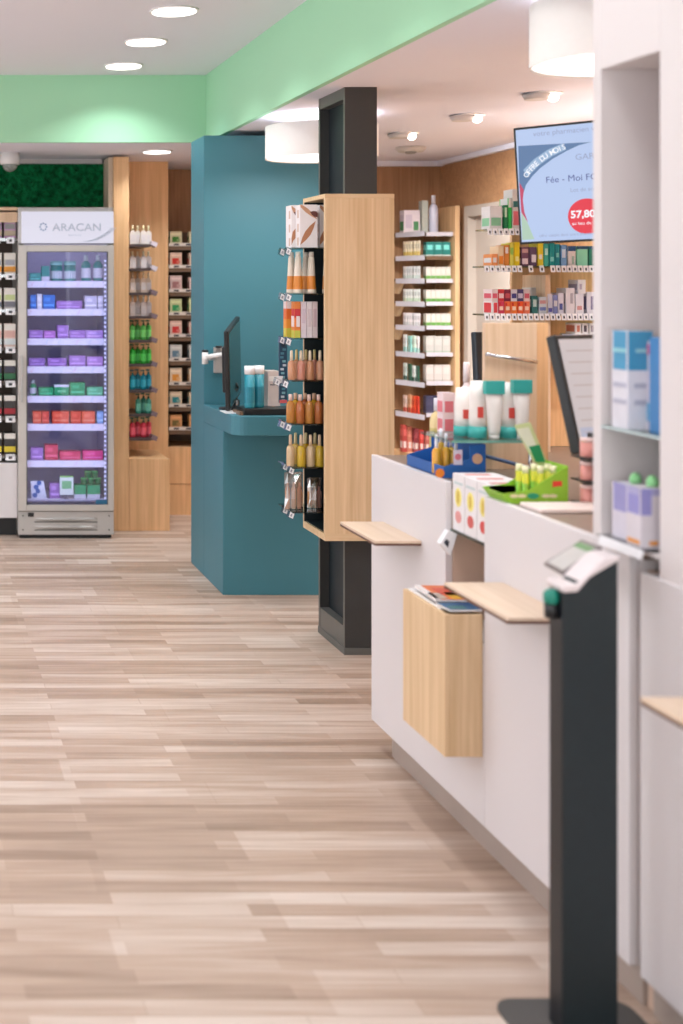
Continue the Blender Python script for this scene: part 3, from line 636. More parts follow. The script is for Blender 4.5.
# ------------------------------------------------------------------ oak display wrapped round the column
DY0, DY1, DX0, DX1 = 5.75, 6.08, 1.738, 2.036
def oak_display():
    z0, z1 = .51, 2.0; th = .02
    t = thing('oak_display_cabinet', 'light oak display cabinet open on its left side, fixed around the charcoal pillar', 'display cabinet', ((DX0+DX1)/2, (DY0+DY1)/2, z0))
    MB().box(DX0, DX1, DY0, DY0+th, z0+.03, z1-.018, OAK).build('front_panel', t, .0015)
    MB().box(DX0, DX1, DY1-.012, DY1, z0+.03, z1-.018, PALE).build('rear_panel', t)
    def ring(za, zb, m, nm):   # board cut out round the pillar
        b = MB(); px0, px1, py0 = 1.845, 1.99, 5.826
        b.box(DX0, DX1, DY0, py0, za, zb, m).box(DX0, px0, py0, DY1, za, zb, m).box(px1, DX1, py0, DY1, za, zb, m); b.build(nm, t)
    ring(z1-.018, z1, OAKX, 'top_board'); ring(z0, z0+.03, OAKX, 'bottom_board')
    MB().box(DX0+.002, 1.845, DY1-.014, DY1-.0125, z0+.03, z1-.018, NIGHT).box(DX0+.01, 1.84, DY0+.03, DY1-.014, z0+.0305, z0+.034, NIGHT).box(1.832, 1.836, DY0+.022, DY1-.014, z0+.034, z1-.018, NIGHT).build('liner', t)
    ys = [247.5, 293.5, 338, 380.5, 424, 467.5, 512]
    Z = []
    for i, y in enumerate(ys):
        D = 5.81; z = wz(y, D); Z.append(z)
        MB().box(1.615, 1.828, D, 6.04, z-.006, z, GLASS).build('glass_shelf', t)
        for (px, yy) in ((282 if i != 3 else 277, 5.95), (288 if i != 3 else 285, 5.83)):
            x = wx(px+ (3 if i > 4 else 0), yy)
            MB().prism([(x-.012, z-.026), (x+.009, z-.036), (x+.018, z-.008), (x-.004, z+.004)], 'Y', yy, yy+.03, ACR).prism([(x-.010, z-.024), (x+.008, z-.033), (x+.015, z-.011), (x-.002, z-.001)], 'Y', yy-.001, yy-.0002, PRICE).prism([(x-.004, z-.021), (x+.002, z-.024), (x+.006, z-.014), (x, z-.010)], 'Y', yy-.002, yy-.0011, col((150, 150, 160))).build('price_tag', t)
    # strip display of sachets
    s = thing('hanging_strip', 'tall slim dark blue patterned strip hanging left of the oak display', 'clip strip', (wx(283, 5.9), 5.9, wz(424, 5.9)))
    b = MB(); xa, xb = wx(279.5, 5.98), wx(287, 5.98); za, zb = wz(403, 5.98), wz(338, 5.98)
    b.box(xa, xb, 5.98, 5.995, za, zb, col((28, 66, 92)))
    random.seed(3)
    for k in range(16):
        zz = za+(zb-za)*(k+.3)/16.5; c = random.choice([(70, 130, 150), (200, 210, 220), (20, 40, 60), (120, 170, 180)]); u = random.uniform(0, .5)
        b.box(xa+u*(xb-xa), xa+(u+.45)*(xb-xa), 5.9788, 5.98, zz, zz+.01, col(c))
    b.box(xa, xb, 5.9785, 5.98, za, za+.014, col((206, 90, 96))); b.box(xa-.012, xa+.014, 5.975, 5.98, wz(383, 5.98), wz(376, 5.98), PRICE)
    b.build('strip_card', s); MB().tube((wx(284, 5.98), 5.99, zb-.004), (wx(284, 5.98), 5.99, Z[2]-.002), .0025, CHROME).build('hook', s)
    # shelf 1 gift boxes
    def gift(px0, px1, y0, lb):
        x0_, x1_ = wx(px0, y0), wx(px1, y0); z = Z[0]; h = 43*y0/F; b = MB(); BR = col((178, 120, 84)); b.box(x0_, x1_, y0, y0+.09, z, z+h, col((234, 226, 226)))
        w = x1_-x0_
        leaf = lambda cx, cz, L_, a, wd=.22: [(cx+math.cos(a)*L_*u-math.sin(a)*L_*wd*v, cz+math.sin(a)*L_*u+math.cos(a)*L_*wd*v) for u, v in ((-1, 0), (-.5, .7), (0, 1), (.5, .7), (1, 0), (.5, -.7), (0, -1), (-.5, -.7))]
        b.prism([(min(max(p, x0_), x1_), min(max(q, z), z+h)) for p, q in leaf(x0_+.45*w, z+.34*h, .062, 1.0)], 'Y', y0-.001, y0, BR)
        b.prism([(min(max(p, x0_), x1_), min(max(q, z), z+h)) for p, q in leaf(x0_+.4*w, z+.86*h, .06, -.7, .15)], 'Y', y0-.0012, y0, col((196, 146, 112)))
        b.prism([(min(max(p, x0_), x1_), min(max(q, z), z+h)) for p, q in leaf(x0_+.88*w, z+.78*h, .026, -.4, .5)], 'Y', y0-.0014, y0, col((96, 44, 40)))
        for k in range(3): b.box(x0_-.001, x0_, y0+.02, y0+.04, z+.01+k*.06, z+.045+k*.06, col((206, 176, 160)))
        o = b.build('gift_box'); tag(o, lb, 'gift box', 'gift boxes on the oak display')
        MB().box(x0_+.01, x1_-.01, y0+.02, y0+.07, z+h, z+h+.0015, col((214, 200, 190))).build('lid_flap', o)
    gift(300, 317.5, 5.83, 'white gift box with brown leaf print on the top display shelf, front one')
    gift(291.5, 300, 5.90, 'white narrow gift box on the top display shelf, left and behind')
    gift(319.8, 333, 5.86, 'white and brown gift box half hidden by the oak panel on the top display shelf')
    # shelf 2 cones
    for j, (px, yy) in enumerate(((291.3, 5.93), (298.0, 5.855), (305.8, 5.93), (311.2, 5.855), (327, 5.93))):
        bottle('sun_oil_bottle', 'tapered amber bottle with pale top on the second display shelf, %s' % ORD[j], 'bottle', wx(px, yy), yy, Z[1], .021, .182, (222, 206, 190), (228, 216, 204), 'amber bottles on the oak display', 'cone', (214, 130, 44))
    # shelf 3 cartons
    z = Z[2]; h = 36*5.85/F; y0 = 5.85
    data = [(286.5, 294, 5.92, (226, 110, 40), [(0, 1, 0, .25, (206, 196, 70)), (0, 1, .25, .5, (230, 150, 50)), (0, 1, .8, 1, (228, 214, 214))], 'orange and lime'),
            (294.5, 300.5, 5.85, (226, 130, 60), [(0, 1, .55, .8, (204, 50, 60)), (0, 1, 0, .2, (196, 196, 80)), (.3, .9, .3, .6, (232, 220, 220))], 'orange and red'),
            (301, 306.5, 5.85, (222, 206, 212), [(.2, .8, .4, .8, (206, 186, 198))], 'white'), (307, 312, 5.85, (226, 212, 214), [(.2, .8, .3, .8, (212, 192, 196))], 'white'), (312.4, 317.5, 5.85, (220, 200, 200), [(.2, .8, .3, .8, (206, 176, 180))], 'pale pink')]
    for j, (a, b_, yy, c, p, nm) in enumerate(data):
        product_box('sun_care_carton', '%s upright carton on the third display shelf, %s' % (nm, ORD[j]), 'carton', wx(a, yy), wx(b_, yy), yy, z, h, .05, c, p, 'cartons on the oak display')
    # shelf 4-6 bottles
    def row(i, lst, nm, kind, hh, r, body, cap, lab_=None, clear=True):
        for j, (px, yy) in enumerate(lst):
            bb = body[j % len(body)]
            bottle(nm[0], '%s on the %s display shelf, %s' % (nm[1], NTH[i], ORD[j]), 'bottle', wx(px, yy), yy, Z[i], r, hh, bb, cap[j % len(cap)], nm[1]+'s on the oak display', kind, lab_, clear)
    row(3, ((291.5, 5.86), (296.5, 5.94), (301, 5.86), (306, 5.94), (310, 5.86), (314.5, 5.94), (320, 5.86), (328, 5.90)), ('perfume_bottle', 'peach perfume bottle'), 'dropper', .128, .0165, ((222, 160, 124), (214, 150, 110), (226, 152, 130)), ((226, 206, 180), (214, 190, 130)))
    row(4, ((290.5, 5.86), (295.5, 5.93), (300, 5.85), (304.8, 5.93), (309, 5.85), (314, 5.92), (318.5, 5.85), (327, 5.9)), ('oil_bottle', 'amber oil bottle'), 'round', .125, .0185, ((206, 140, 70), (216, 160, 40), (198, 116, 64), (190, 100, 60)), ((228, 196, 186), (222, 180, 150)), None)
    row(5, ((290.5, 5.86), (295.5, 5.93), (301, 5.85), (305.8, 5.93), (310.5, 5.85), (315, 5.92), (319.5, 5.85), (327, 5.9)), ('cologne_bottle', 'yellow cologne bottle'), 'dropper', .138, .0175, ((220, 190, 150), (216, 176, 90), (222, 184, 60), (206, 160, 40)), ((210, 180, 150), (200, 184, 140)), None)
    # shelf 7 bags
    for j, (a, b_, yy) in enumerate(((286.5, 304.5, 5.84), (309.5, 323.6, 5.87))):
        xa, xb = wx(a, yy), wx(b_, yy); z = Z[6]; h = .165 - .03*j
        g = thing('gift_bag', 'clear bag of tan toiletries on the lowest display shelf, %s' % ['left one', 'right one beside the oak panel'][j], 'bag', ((xa+xb)/2, yy+.03, z), 'clear bags on the oak display')
        mb = MB(); n_ = 8
        for q in range(3):
            xx = xa+(xb-xa)*(q+.5)/3; mb.lathe([(.009, .004), (.0105, .01), (.0105, h*.55), (.005, h*.62), (.005, h*.72)], (xx, yy+.03, z), col(((206, 146, 96), (214, 176, 140), (196, 150, 140))[q], .3), 12)
        mb.build('toiletries', g)
        bag = MB(); pts = []
        prof = [(0, .022), (.3, .026), (.7, .022), (.95, .006), (1.0, .008)]
        for v, dp in prof:
            for u in range(8):
                a_ = 2*PI*u/8; pts.append(((xa+xb)/2+(xb-xa)/2*math.cos(a_)*(1+.05*math.sin(u*2+v*7)), yy+.03+dp*math.sin(a_), z+v*h+.004*math.sin(u*3)*(1 if v > .5 else 0)+.0005))
        fs = [(k*8+u, k*8+(u+1) % 8, (k+1)*8+(u+1) % 8, (k+1)*8+u) for k in range(4) for u in range(8)]
        bag.add(pts, fs, glassm('clear_film', (226, 214, 208), .8, .15)); bag.build('film', g)
oak_display()

# ------------------------------------------------------------------ far right wall bays
def bays():
    t = thing('corner_shelf_unit', 'oak corner shelves of small white cartons left of the far door', 'shelves', (3.35, 9.0, 0))
    MB().box(wx(447, 9.0), wx(447, 9.0)+.03, 8.86, 9.235, 0, wz(206, 8.9), OAKD).build('side_panel', t)
    MB().box(wx(377, 9.2), wx(449, 9.0), 9.2, 9.235, 0, wz(215, 9.2), OAKWZ).build('back_board', t)
    MB().prism([(wx(395, 9.1), 9.2), (wx(398, 9.1), 9.08), (wx(424, 8.72), 8.72), (wx(447, 9.0)-.002, 8.9), (wx(447, 9.0)-.002, 9.2)], 'Z', 0, wz(454, 8.9), OAKD).build('base_cabinet', t)
    RAIL = mat('lilac_grey_rail', (214, 206, 212), .3); ys = [232, 256, 279, 302, 326, 353, 382, 414]
    DBR = mat('brown_shelf_board', (120, 90, 64), .5)
    G = [((230, 222, 222), (196, 184, 180)), ((236, 220, 190), (222, 190, 90)), ((222, 218, 214), (196, 206, 196)), ((226, 224, 216), (190, 206, 176)), ((230, 222, 220), (204, 200, 196)), ((222, 220, 214), (150, 200, 190)), ((50, 96, 76), (40, 80, 66)), ((216, 110, 50), (196, 60, 40))]
    H = [((212, 206, 204), None), ((40, 130, 120), (220, 230, 220)), ((222, 216, 204), (120, 176, 84)), ((220, 214, 202), (110, 170, 80)), ((222, 216, 204), (116, 172, 84)), ((206, 200, 192), (176, 190, 170)), ((216, 204, 196), (190, 180, 172)), ((66, 62, 88), (90, 86, 110))]
    for i, y in enumerate(ys):
        DL0, DL1 = 9.06, 8.74; z = wz(y, 8.85); xa, xb = wx(396, DL0), wx(424.5, DL1); xc, xd = wx(425, 8.92), wx(447, 9.0)-.002
        MB().prism([(xa, DL0), (xb, DL1), (xb, 9.2), (xa, 9.2)], 'Z', z-.012, z, DBR).prism([(xc, 8.9), (xd, 8.9), (xd, 9.2), (xc, 9.2)], 'Z', z-.012, z, DBR).build('shelf', t)
        MB().prism([(xa-.004, DL0-.004), (xb, DL1-.004), (xb, DL1), (xa, DL0)], 'Z', z-.03, z+.004, RAIL).box(xc, xd, 8.895, 8.9, z-.025, z+.002, RAIL if i != 1 else DBR).build('price_rail', t)
        if i in (2, 3, 4):
            MB().prism([(DL0+.02, z-.10), (9.19, z-.10), (9.19, z-.013), (8.98, z-.013)], 'X', xa+.02, xa+.035, OAK).build('shelf_bracket', t)
        a, p = G[i]; c, q = H[i]
        if i == 0:
            product_box('care_carton', 'large white carton on the top corner shelf, leftmost', 'carton', wx(404, 8.95), wx(420, 8.95), 8.95, z, .15, .08, (228, 214, 218), [(.1, .5, .2, .8, (208, 192, 204)), (.6, .9, .1, .5, (80, 140, 90))], 'tall products on the top corner shelf')
            product_box('care_carton', 'tall grey green carton on the top corner shelf, beside the bottle', 'carton', wx(422, 8.96), wx(428, 8.96), 8.96, z, .215, .06, (188, 190, 178), [], 'tall products on the top corner shelf')
            bottle('care_bottle', 'tall white bottle on the top corner shelf, rightmost', 'bottle', wx(434, 8.96), 8.97, z, .03, .25, (206, 202, 216), (214, 208, 214), 'tall products on the top corner shelf', 'round')
            continue
        n = 6 if i < 5 else 4
        h = [0, .10, .085, .085, .085, .115, .115, .12][i]
        for k in range(n):
            w = (xb-xa-.034)/n; x = xa+.030+k*w; w *= .93; yy = max(DL0+(DL1-DL0)*(x-xa)/(xb-xa), DL0+(DL1-DL0)*(x+w-xa)/(xb-xa))+.012+.02*(n-k > 3)
            ca = a
            if i == 6: ca = [(206, 214, 204), (30, 84, 60), (226, 226, 220), (40, 90, 70)][k]
            if i == 7: ca = [(222, 190, 176), (222, 160, 120), (214, 76, 40), (206, 60, 40)][k]
            if i == 5: ca = [(226, 226, 220), (150, 206, 196), (214, 226, 206), (232, 226, 222)][k]
            word = {1: 'cream and yellow', 2: 'pale', 3: 'white and green', 4: 'white', 5: 'white and mint', 6: 'green or white', 7: 'orange'}[i]
            same = n > 4
            product_box('small_carton', ('small %s carton on the %s corner shelf, left bay' % (word, NTH[i])) + ('' if same else ', '+ORD[k]), 'carton', x, x+w, yy, z, h*random.uniform(.92, 1.03) if not same else h, .05, ca, [(.1, .9, .05, .3, p), (.25, .75, .5, .8, tuple(int(v*.88) for v in ca))], 'cartons in the left bay of the %s corner shelf' % NTH[i])
        n2 = 5 if i not in (1, 5, 6, 7) else 3
        for k in range(n2):
            w = (xd-xc-.01)/n2; x = xc+.004+k*w
            product_box('small_carton', ('small %s carton on the %s corner shelf, right bay' % ({1: 'teal and white', 5: 'grey', 6: 'beige', 7: 'dark violet'}.get(i, 'cream and green'), NTH[i])) + ('' if n2 > 4 else ', '+ORD[k]), 'carton', x, x+w*.93, 8.912, z, h*.95, .05, c, [(.0, 1, .03, .28 if q and i in (2, 3, 4) else .1, q or c), (.15, .85, .45, .8, tuple(min(255, v+(90 if i in (1,) else 8)) for v in c))], 'cartons in the right bay of the %s corner shelf' % NTH[i])
    z = wz(454, 8.9)+.001
    for k, (px, c) in enumerate(((406, (176, 66, 60)), (411, (206, 120, 100)), (416, (150, 60, 70)), (421, (196, 60, 56)), (427, (170, 90, 80)))):
        product_box('herbal_carton', 'tall dark red carton at the foot of the corner shelves, %s' % ORD[k], 'carton', wx(px-2.2, 8.98), wx(px+2.2, 8.98), 9.0 if k < 2 else 8.97, z, .18-.01*k, .05, c, [(.2, .8, .15, .4, (222, 206, 200)), (.2, .8, .6, .85, tuple(min(255, v+30) for v in c))], 'dark red cartons at the foot of the corner shelves')
bays()

# ------------------------------------------------------------------ service counter
PX = 1.58; TOPZ = 1.014; N0, N1 = 3.754, 4.03; YE = 4.69
def counter():
    t = thing('service_counter', 'long white service counter with taupe worktop and recessed kickboard', 'counter', (1.9, 3.9, 0))
    th = .02; zb = .088
    MB().prism([(N0, zb), (YE, zb), (YE, TOPZ), (N1, TOPZ), (N1, .6), (N0, .6)], 'X', PX, PX+th, WHITE).build('front_panel', t, .0015)
    MB().box(PX, PX+th, 2.985, N0-.0015, zb, TOPZ, WHITE).build('front_panel', t, .0015)
    MB().box(PX+.03, 2.28, 2.985, YE-.12, 0, zb, KICK).build('kickboard', t)
    c = MB(); c.box(PX+th+.001, 1.735, N1+.002, YE, zb, TOPZ-.022, WHITE).box(PX+th+.001, 1.735, 2.985, N0-.002, zb, TOPZ-.022, WHITE).box(1.735, 2.3, 2.985, YE, zb, TOPZ-.022, WHITE).box(PX+th+.001, 1.735, N0, N1, zb, .6, WHITE)
    c.build('carcass', t)
    MB().box(1.728, 1.7345, N0, N1, .6, TOPZ-.022, TAN).box(PX+th+.001, 1.728, N1-.004, N1+.001, .6, TOPZ-.022, TAN).build('niche_lining', t)
    MB().prism([(PX+th+.001, 2.985), (2.3, 2.985), (2.3, YE), (PX+th+.001, YE), (PX+th+.001, N1), (1.735, N1), (1.735, N0), (PX+th+.001, N0)], 'Z', TOPZ-.021, TOPZ-.002, TAUPE).build('worktop', t)
    g = MB().box(PX+.012, 1.727, N0+.001, N1-.006, .868, .875, GLASS).build('glass_shelf', t)
    MB().prism([(PX-.03, .835), (PX, .80), (PX+.02, .865), (PX-.005, .875)], 'Y', N1-.04, N1-.01, PRICE).prism([(PX-.02, .838), (PX-.008, .824), (PX-.004, .842), (PX-.013, .85)], 'Y', N1-.0412, N1-.04, INK).build('price_tag', t)
    # ledges
    DE = mat('dark_wood_edge', (96, 58, 44), .5)
    def ledge(y0, y1, x0, lb, parent):
        MB().prism([(x0, y0), (PX-.001, y0), (PX-.001, y1), (x0, y1)], 'Z', .792, .80, wood('pale_peach_oak', (226, 202, 180), (214, 188, 162), 'Y')).prism([(x0, y0), (PX-.001, y0), (PX-.001, y1), (x0, y1)], 'Z', .785, .7915, DE).build('ledge', parent)
    ledge(4.22, 4.57, 1.433, '', t); ledge(3.24, 3.63, 1.42, '', t)
    # near counter
    n = thing('near_service_counter', 'white counter at the right edge of the picture with a pale oak ledge', 'counter', (1.9, 2.2, 0))
    MB().box(PX, PX+th, 1.0, 2.94, zb, .975, WHITE).build('front_panel', n, .002)
    MB().box(PX+.03, 2.28, 1.0, 2.94, 0, zb, KICK).build('kickboard', n)
    MB().box(PX+th+.001, 2.3, 1.0, 2.94, zb, .953, WHITE).build('carcass', n)
    MB().box(PX+th+.001, 2.3, 1.0, 2.94, .9535, .972, WHITE).build('worktop', n)
    ledge(2.25, 2.615, 1.406, '', n)
    fl_ = MB().box(1.62, 2.3, 2.942, 2.983, 0, .97, TAN).build('joint_filler', n)
    # wooden magazine box
    m = thing('magazine_box', 'oak box fixed to the front of the white counter, holding magazines', 'magazine box', (1.53, 3.9, .281))
    bx = MB(); a, b, c0, c1, z0, z1 = 1.473, PX-.001, 3.76, 4.087, .281, .68; w = .014
    bx.box(a, a+w, c0, c1, z0, z1, OAK).box(b-w*.4, b, c0, c1, z0, z1, OAK).box(a+w, b-w*.4, c0, c0+w, z0, z1, OAK).box(a+w, b-w*.4, c1-w, c1, z0, z1, OAK)
    bx.build('box_side', m, .001)
    MB().box(a+w, b-w*.4, c0+w, c1-w, z0, z1-.012, OAK).build('filler_board', m)
    # magazines
    def mag(cx, cy, z, w_, l_, rot, c, pts, lb):
        mb = MB(); t_ = .005; mb.box(-w_/2, w_/2, -l_/2, l_/2, 0, t_, col((232, 228, 226))); mb.box(-w_/2, w_/2, -l_/2, l_/2, t_, t_+.0006, col(c))
        for (u0, u1, v0, v1, cc) in pts: mb.box(-w_/2+u0*w_, -w_/2+u1*w_, -l_/2+v0*l_, -l_/2+v1*l_, t_+.0006, t_+.0012, col(cc))
        o = mb.build('magazine', origin=(0, 0, 0)); o.location = (cx, cy, z); o.rotation_euler = (0, 0, rot); tag(o, lb, 'magazine', 'magazines on the oak box')
    zt = .6835
    mag(1.528, 3.945, zt-.003+.0, .09, .25, .0, (234, 230, 228), [], 'white magazine, lowest of the pile on the oak box')
    mag(1.533, 3.81, zt+.004, .092, .085, .05, (44, 92, 132), [(.1, .6, .1, .5, (70, 120, 120)), (.5, .9, .5, .9, (24, 70, 120))], 'blue covered magazine at the near end of the oak box')
    mag(1.532, 3.95, zt+.011, .09, .185, -.04, (222, 116, 60), [(.05, .45, .05, .45, (196, 176, 160)), (.4, .9, .3, .8, (214, 76, 40)), (.6, .95, .05, .5, (226, 170, 50)), (0, .2, 0, 1, (232, 226, 224))], 'orange covered magazine on top of the pile on the oak box')
counter()

# white packs in the niche
for k in range(3):
    y0 = N0+.006+k*.088; y1 = y0+.083; b = MB(); x0, x1 = PX+.018, 1.722; z0, z1 = .8755, 1.043
    b.box(x0, x1, y0, y1, z0, z1, col((232, 226, 226)))
    ym = (y0+y1)/2
    def ell(cy, cz, ry, rz, c, e):
        b.prism([(cy+ry*math.cos(a*PI/8), cz+rz*math.sin(a*PI/8)) for a in range(16)], 'X', x0-e, x0, col(c))
    ell(ym, z0+.1, .024, .028, (236, 222, 130), .0008); ell(ym, z0+.1, .009, .02, (206, 176, 60), .0012); ell(ym, z0+.042, .022, .018, [(206, 66, 60), (206, 90, 84), (222, 150, 146)][k], .0008)
    b.box(x0-.0008, x0, y0+.01, y1-.01, z1-.03, z1-.022, col((196, 206, 206)))
    b.box(x0+.02, x1-.03, ym-.012, ym+.012, z1, z1+.0006, col((206, 120, 110)))
    tag(b.build('supplement_pack'), 'white pack with yellow and red spots in the counter niche, %s' % ['nearest the camera', 'middle one', 'farthest from the camera'][k], 'pack', 'white packs in the counter niche')

# ------------------------------------------------------------------ on the counter
ZC = TOPZ-.0015
def cdu_blue():
    d0 = 4.12; t = thing('blue_display_tray', 'blue cardboard tray display at the far end of the counter', 'display tray', (1.75, 4.25, ZC))
    B = col((24, 88, 160)); x0, x1 = wx(433, 4.2), wx(485, 4.12)
    MB().prism([(x0, ZC), (x1, ZC), (x1, ZC+.105), (x1-.05, ZC+.10), (x0+.08, ZC+.06), (x0, ZC+.035)], 'Y', 4.115, 4.119, B).build('side_card', t)
    MB().prism([(x0, ZC), (x1, ZC), (x1, ZC+.105), (x1-.05, ZC+.10), (x0+.08, ZC+.06), (x0, ZC+.035)], 'Y', 4.42, 4.424, B).build('side_card', t)
    MB().box(x0, x0+.004, 4.119, 4.42, ZC, ZC+.035, B).box(x1-.004, x1, 4.119, 4.42, ZC, ZC+.105, B).box(x0+.004, x1-.004, 4.119, 4.42, ZC, ZC+.004, B).build('tray', t)
    MB().lathe([(.016, -.0012), (.016, 0)], (wx(478, 4.11), 4.115, wz(459, 4.11)), col((206, 160, 130)), 16, 'Y').build('printed_picture', t)
    MB().lathe([(.014, -.0012), (.014, 0)], (wx(440.5, 4.11), 4.115, ZC+.016), col((236, 130, 40)), 16, 'Y').build('printed_picture', t)
    MB().box(wx(454, 4.11), wx(463, 4.11), 4.1138, 4.115, wz(465, 4.11), wz(450, 4.11), col((206, 196, 216))).lathe([(.01, -.002), (.01, 0)], (wx(458.5, 4.11), 4.115, wz(457, 4.11)), col((206, 110, 130)), 12, 'Y').build('printed_picture', t)
    for k, (px, yy, hh) in enumerate(((434.5, 4.2, .12), (439, 4.3, .13), (444, 4.2, .125), (449, 4.3, .105), (454, 4.22, .10))):
        bottle('serum_bottle', 'small golden bottle with white cap in the blue tray, %s' % ORD[k], 'bottle', wx(px, yy)+.006, yy, ZC+.0045, .0135, hh, (222, 160, 50), (232, 228, 236), 'golden bottles in the blue tray', 'dropper')
cdu_blue()
# pink white products behind the blue tray
for k, (a, b_, yy, top, c, p) in enumerate(((443, 455, 4.5, 393, (236, 214, 216), (222, 120, 130)), (455, 462, 4.52, 398, (234, 220, 222), (222, 110, 110)), (462, 470, 4.54, 402, (232, 206, 210), (226, 90, 90)))):
    z0 = ZC; h = wz(top, yy)-z0
    product_box('pink_carton', 'tall white and pink carton behind the blue tray, %s' % ORD[k], 'carton', wx(a, yy), wx(b_, yy), yy, z0, h, .05, c, [(.15, .85, .45, .62, p), (.15, .85, .72, .88, p), (.1, .9, .2, .35, (228, 196, 150))], 'pink cartons behind the blue tray')
bottle('lotion_bottle', 'tall white bottle with pink label behind the tubes', 'bottle', wx(466.5, 4.65), 4.65, ZC, .024, wz(362, 4.65)-ZC, (238, 226, 226), (240, 234, 236), None, 'round', (226, 140, 130))
bottle('lotion_bottle', 'violet and white bottle left of the pink cartons', 'bottle', wx(437, 4.62), 4.62, ZC, .024, wz(398, 4.62)-ZC, (230, 206, 150), (232, 230, 240), None, 'round', (206, 190, 120))

def wood_stand():
    d = 4.32; t = thing('wooden_tester_stand', 'pale oak upright board on the counter with a glass shelf of tubes', 'display stand', (wx(511, d), d, ZC))
    x0, x1 = wx(485, d), wx(537, d); zt = wz(323, d)
    MB().box(x0, x1, d, d+.022, ZC, zt, PALE).build('upright_board', t, .001)
    MB().box(x1+.001, x1+.05, d+.03, d+.05, ZC, zt, OAKD).build('rear_board', t)
    MB().tube((x0-.002, d-.012, wz(354, d)), (x1-.005, d-.012, wz(362, d)), .006, CHROME).build('hanging_bar', t)
    MB().tube((x0-.01, d-.012, wz(455, d)), (x1-.04, d-.14, wz(466, d)), .006, mat('blue_grey_bar', (96, 110, 146), .3)).build('hanging_bar', t)
    z = wz(437, 4.15)
    MB().box(wx(452, 4.06), wx(533, 4.06), 4.06, d-.001, z-.008, z, GLASS).box(wx(452, 4.06), wx(533, 4.06), 4.058, 4.06, z-.008, z, mat('green_glass_edge', (110, 160, 146), .2)).build('glass_shelf', t)
    MB().tube((wx(530.5, 4.08), 4.08, ZC), (wx(530.5, 4.08), 4.08, z-.008), .006, CHROME).tube((wx(530.5, 4.28), 4.28, ZC), (wx(530.5, 4.28), 4.28, z-.008), .006, CHROME).build('shelf_leg', t)
    return z
zs = wood_stand()
def tube(px, yy, label, kind, h=.17, r=.026):
    x = wx(px, yy); b = MB(); W_ = col((232, 224, 218)); T = col((60, 168, 160))
    seg = 16
    if kind == 'cap_down':     # crimp on top, wide teal cap below
        prof = [(r*.95, .2), (r, .35), (r*.98, .7), (r*.85, 1.0)]; crim = .28
    else: prof = [(r*.62, .06), (r*.7, .15), (r*.95, .6), (r*1.1, 1.0)]; crim = .06
    vs = []; fs = []
    for rr, v in prof:
        fl = 1-(v-.2)/.8*(1-crim) if v > .2 else 1
        for k in range(seg): a = 2*PI*k/seg; vs.append((x+rr*math.cos(a), yy+rr*fl*math.sin(a), zs+v*h))
    for j in range(len(prof)-1):
        for k in range(seg): fs.append((j*seg+k, j*seg+(k+1) % seg, (j+1)*seg+(k+1) % seg, (j+1)*seg+k))
    fs.append(tuple((len(prof)-1)*seg+k for k in range(seg))); fs.append(tuple(range(seg))[::-1]); b.add(vs, fs, W_, True)
    if kind == 'cap_down': b.box(x-.009, x+.007, yy-r-.0012, yy-r+.004, zs+.36*h, zs+.55*h, col((206, 74, 64)))
    o = b.build('cream_tube', origin=(x, yy, zs)); tag(o, label, 'tube', 'cream tubes on the glass shelf')
    if kind == 'cap_down': MB().lathe([(r*1.08, 0), (r*1.05, .2*h)], (x, yy, zs), T, 16).build('cap', o)
    else:
        MB().lathe([(r*.6, 0), (r*.6, .06*h)], (x, yy, zs), W_, 14).build('cap', o)
        MB().box(x-r*1.12, x+r*1.12, yy-.011, yy+.011, zs+.80*h, zs+h+.006, T).build('crimp_band', o)
tube(463, 4.2, 'cream tube with teal cap on the glass shelf, leftmost', 'cap_down', .15)
tube(477.5, 4.14, 'cream tube with red mark and teal cap, second on the glass shelf', 'cap_down', .175)
tube(494, 4.12, 'white tube with wide teal top edge in the middle of the glass shelf', 'cap_up')
tube(508.5, 4.14, 'cream tube with red mark and teal cap, fourth on the glass shelf', 'cap_down')
tube(521.5, 4.12, 'white tube with wide teal top edge at the right end of the glass shelf', 'cap_up', .173)

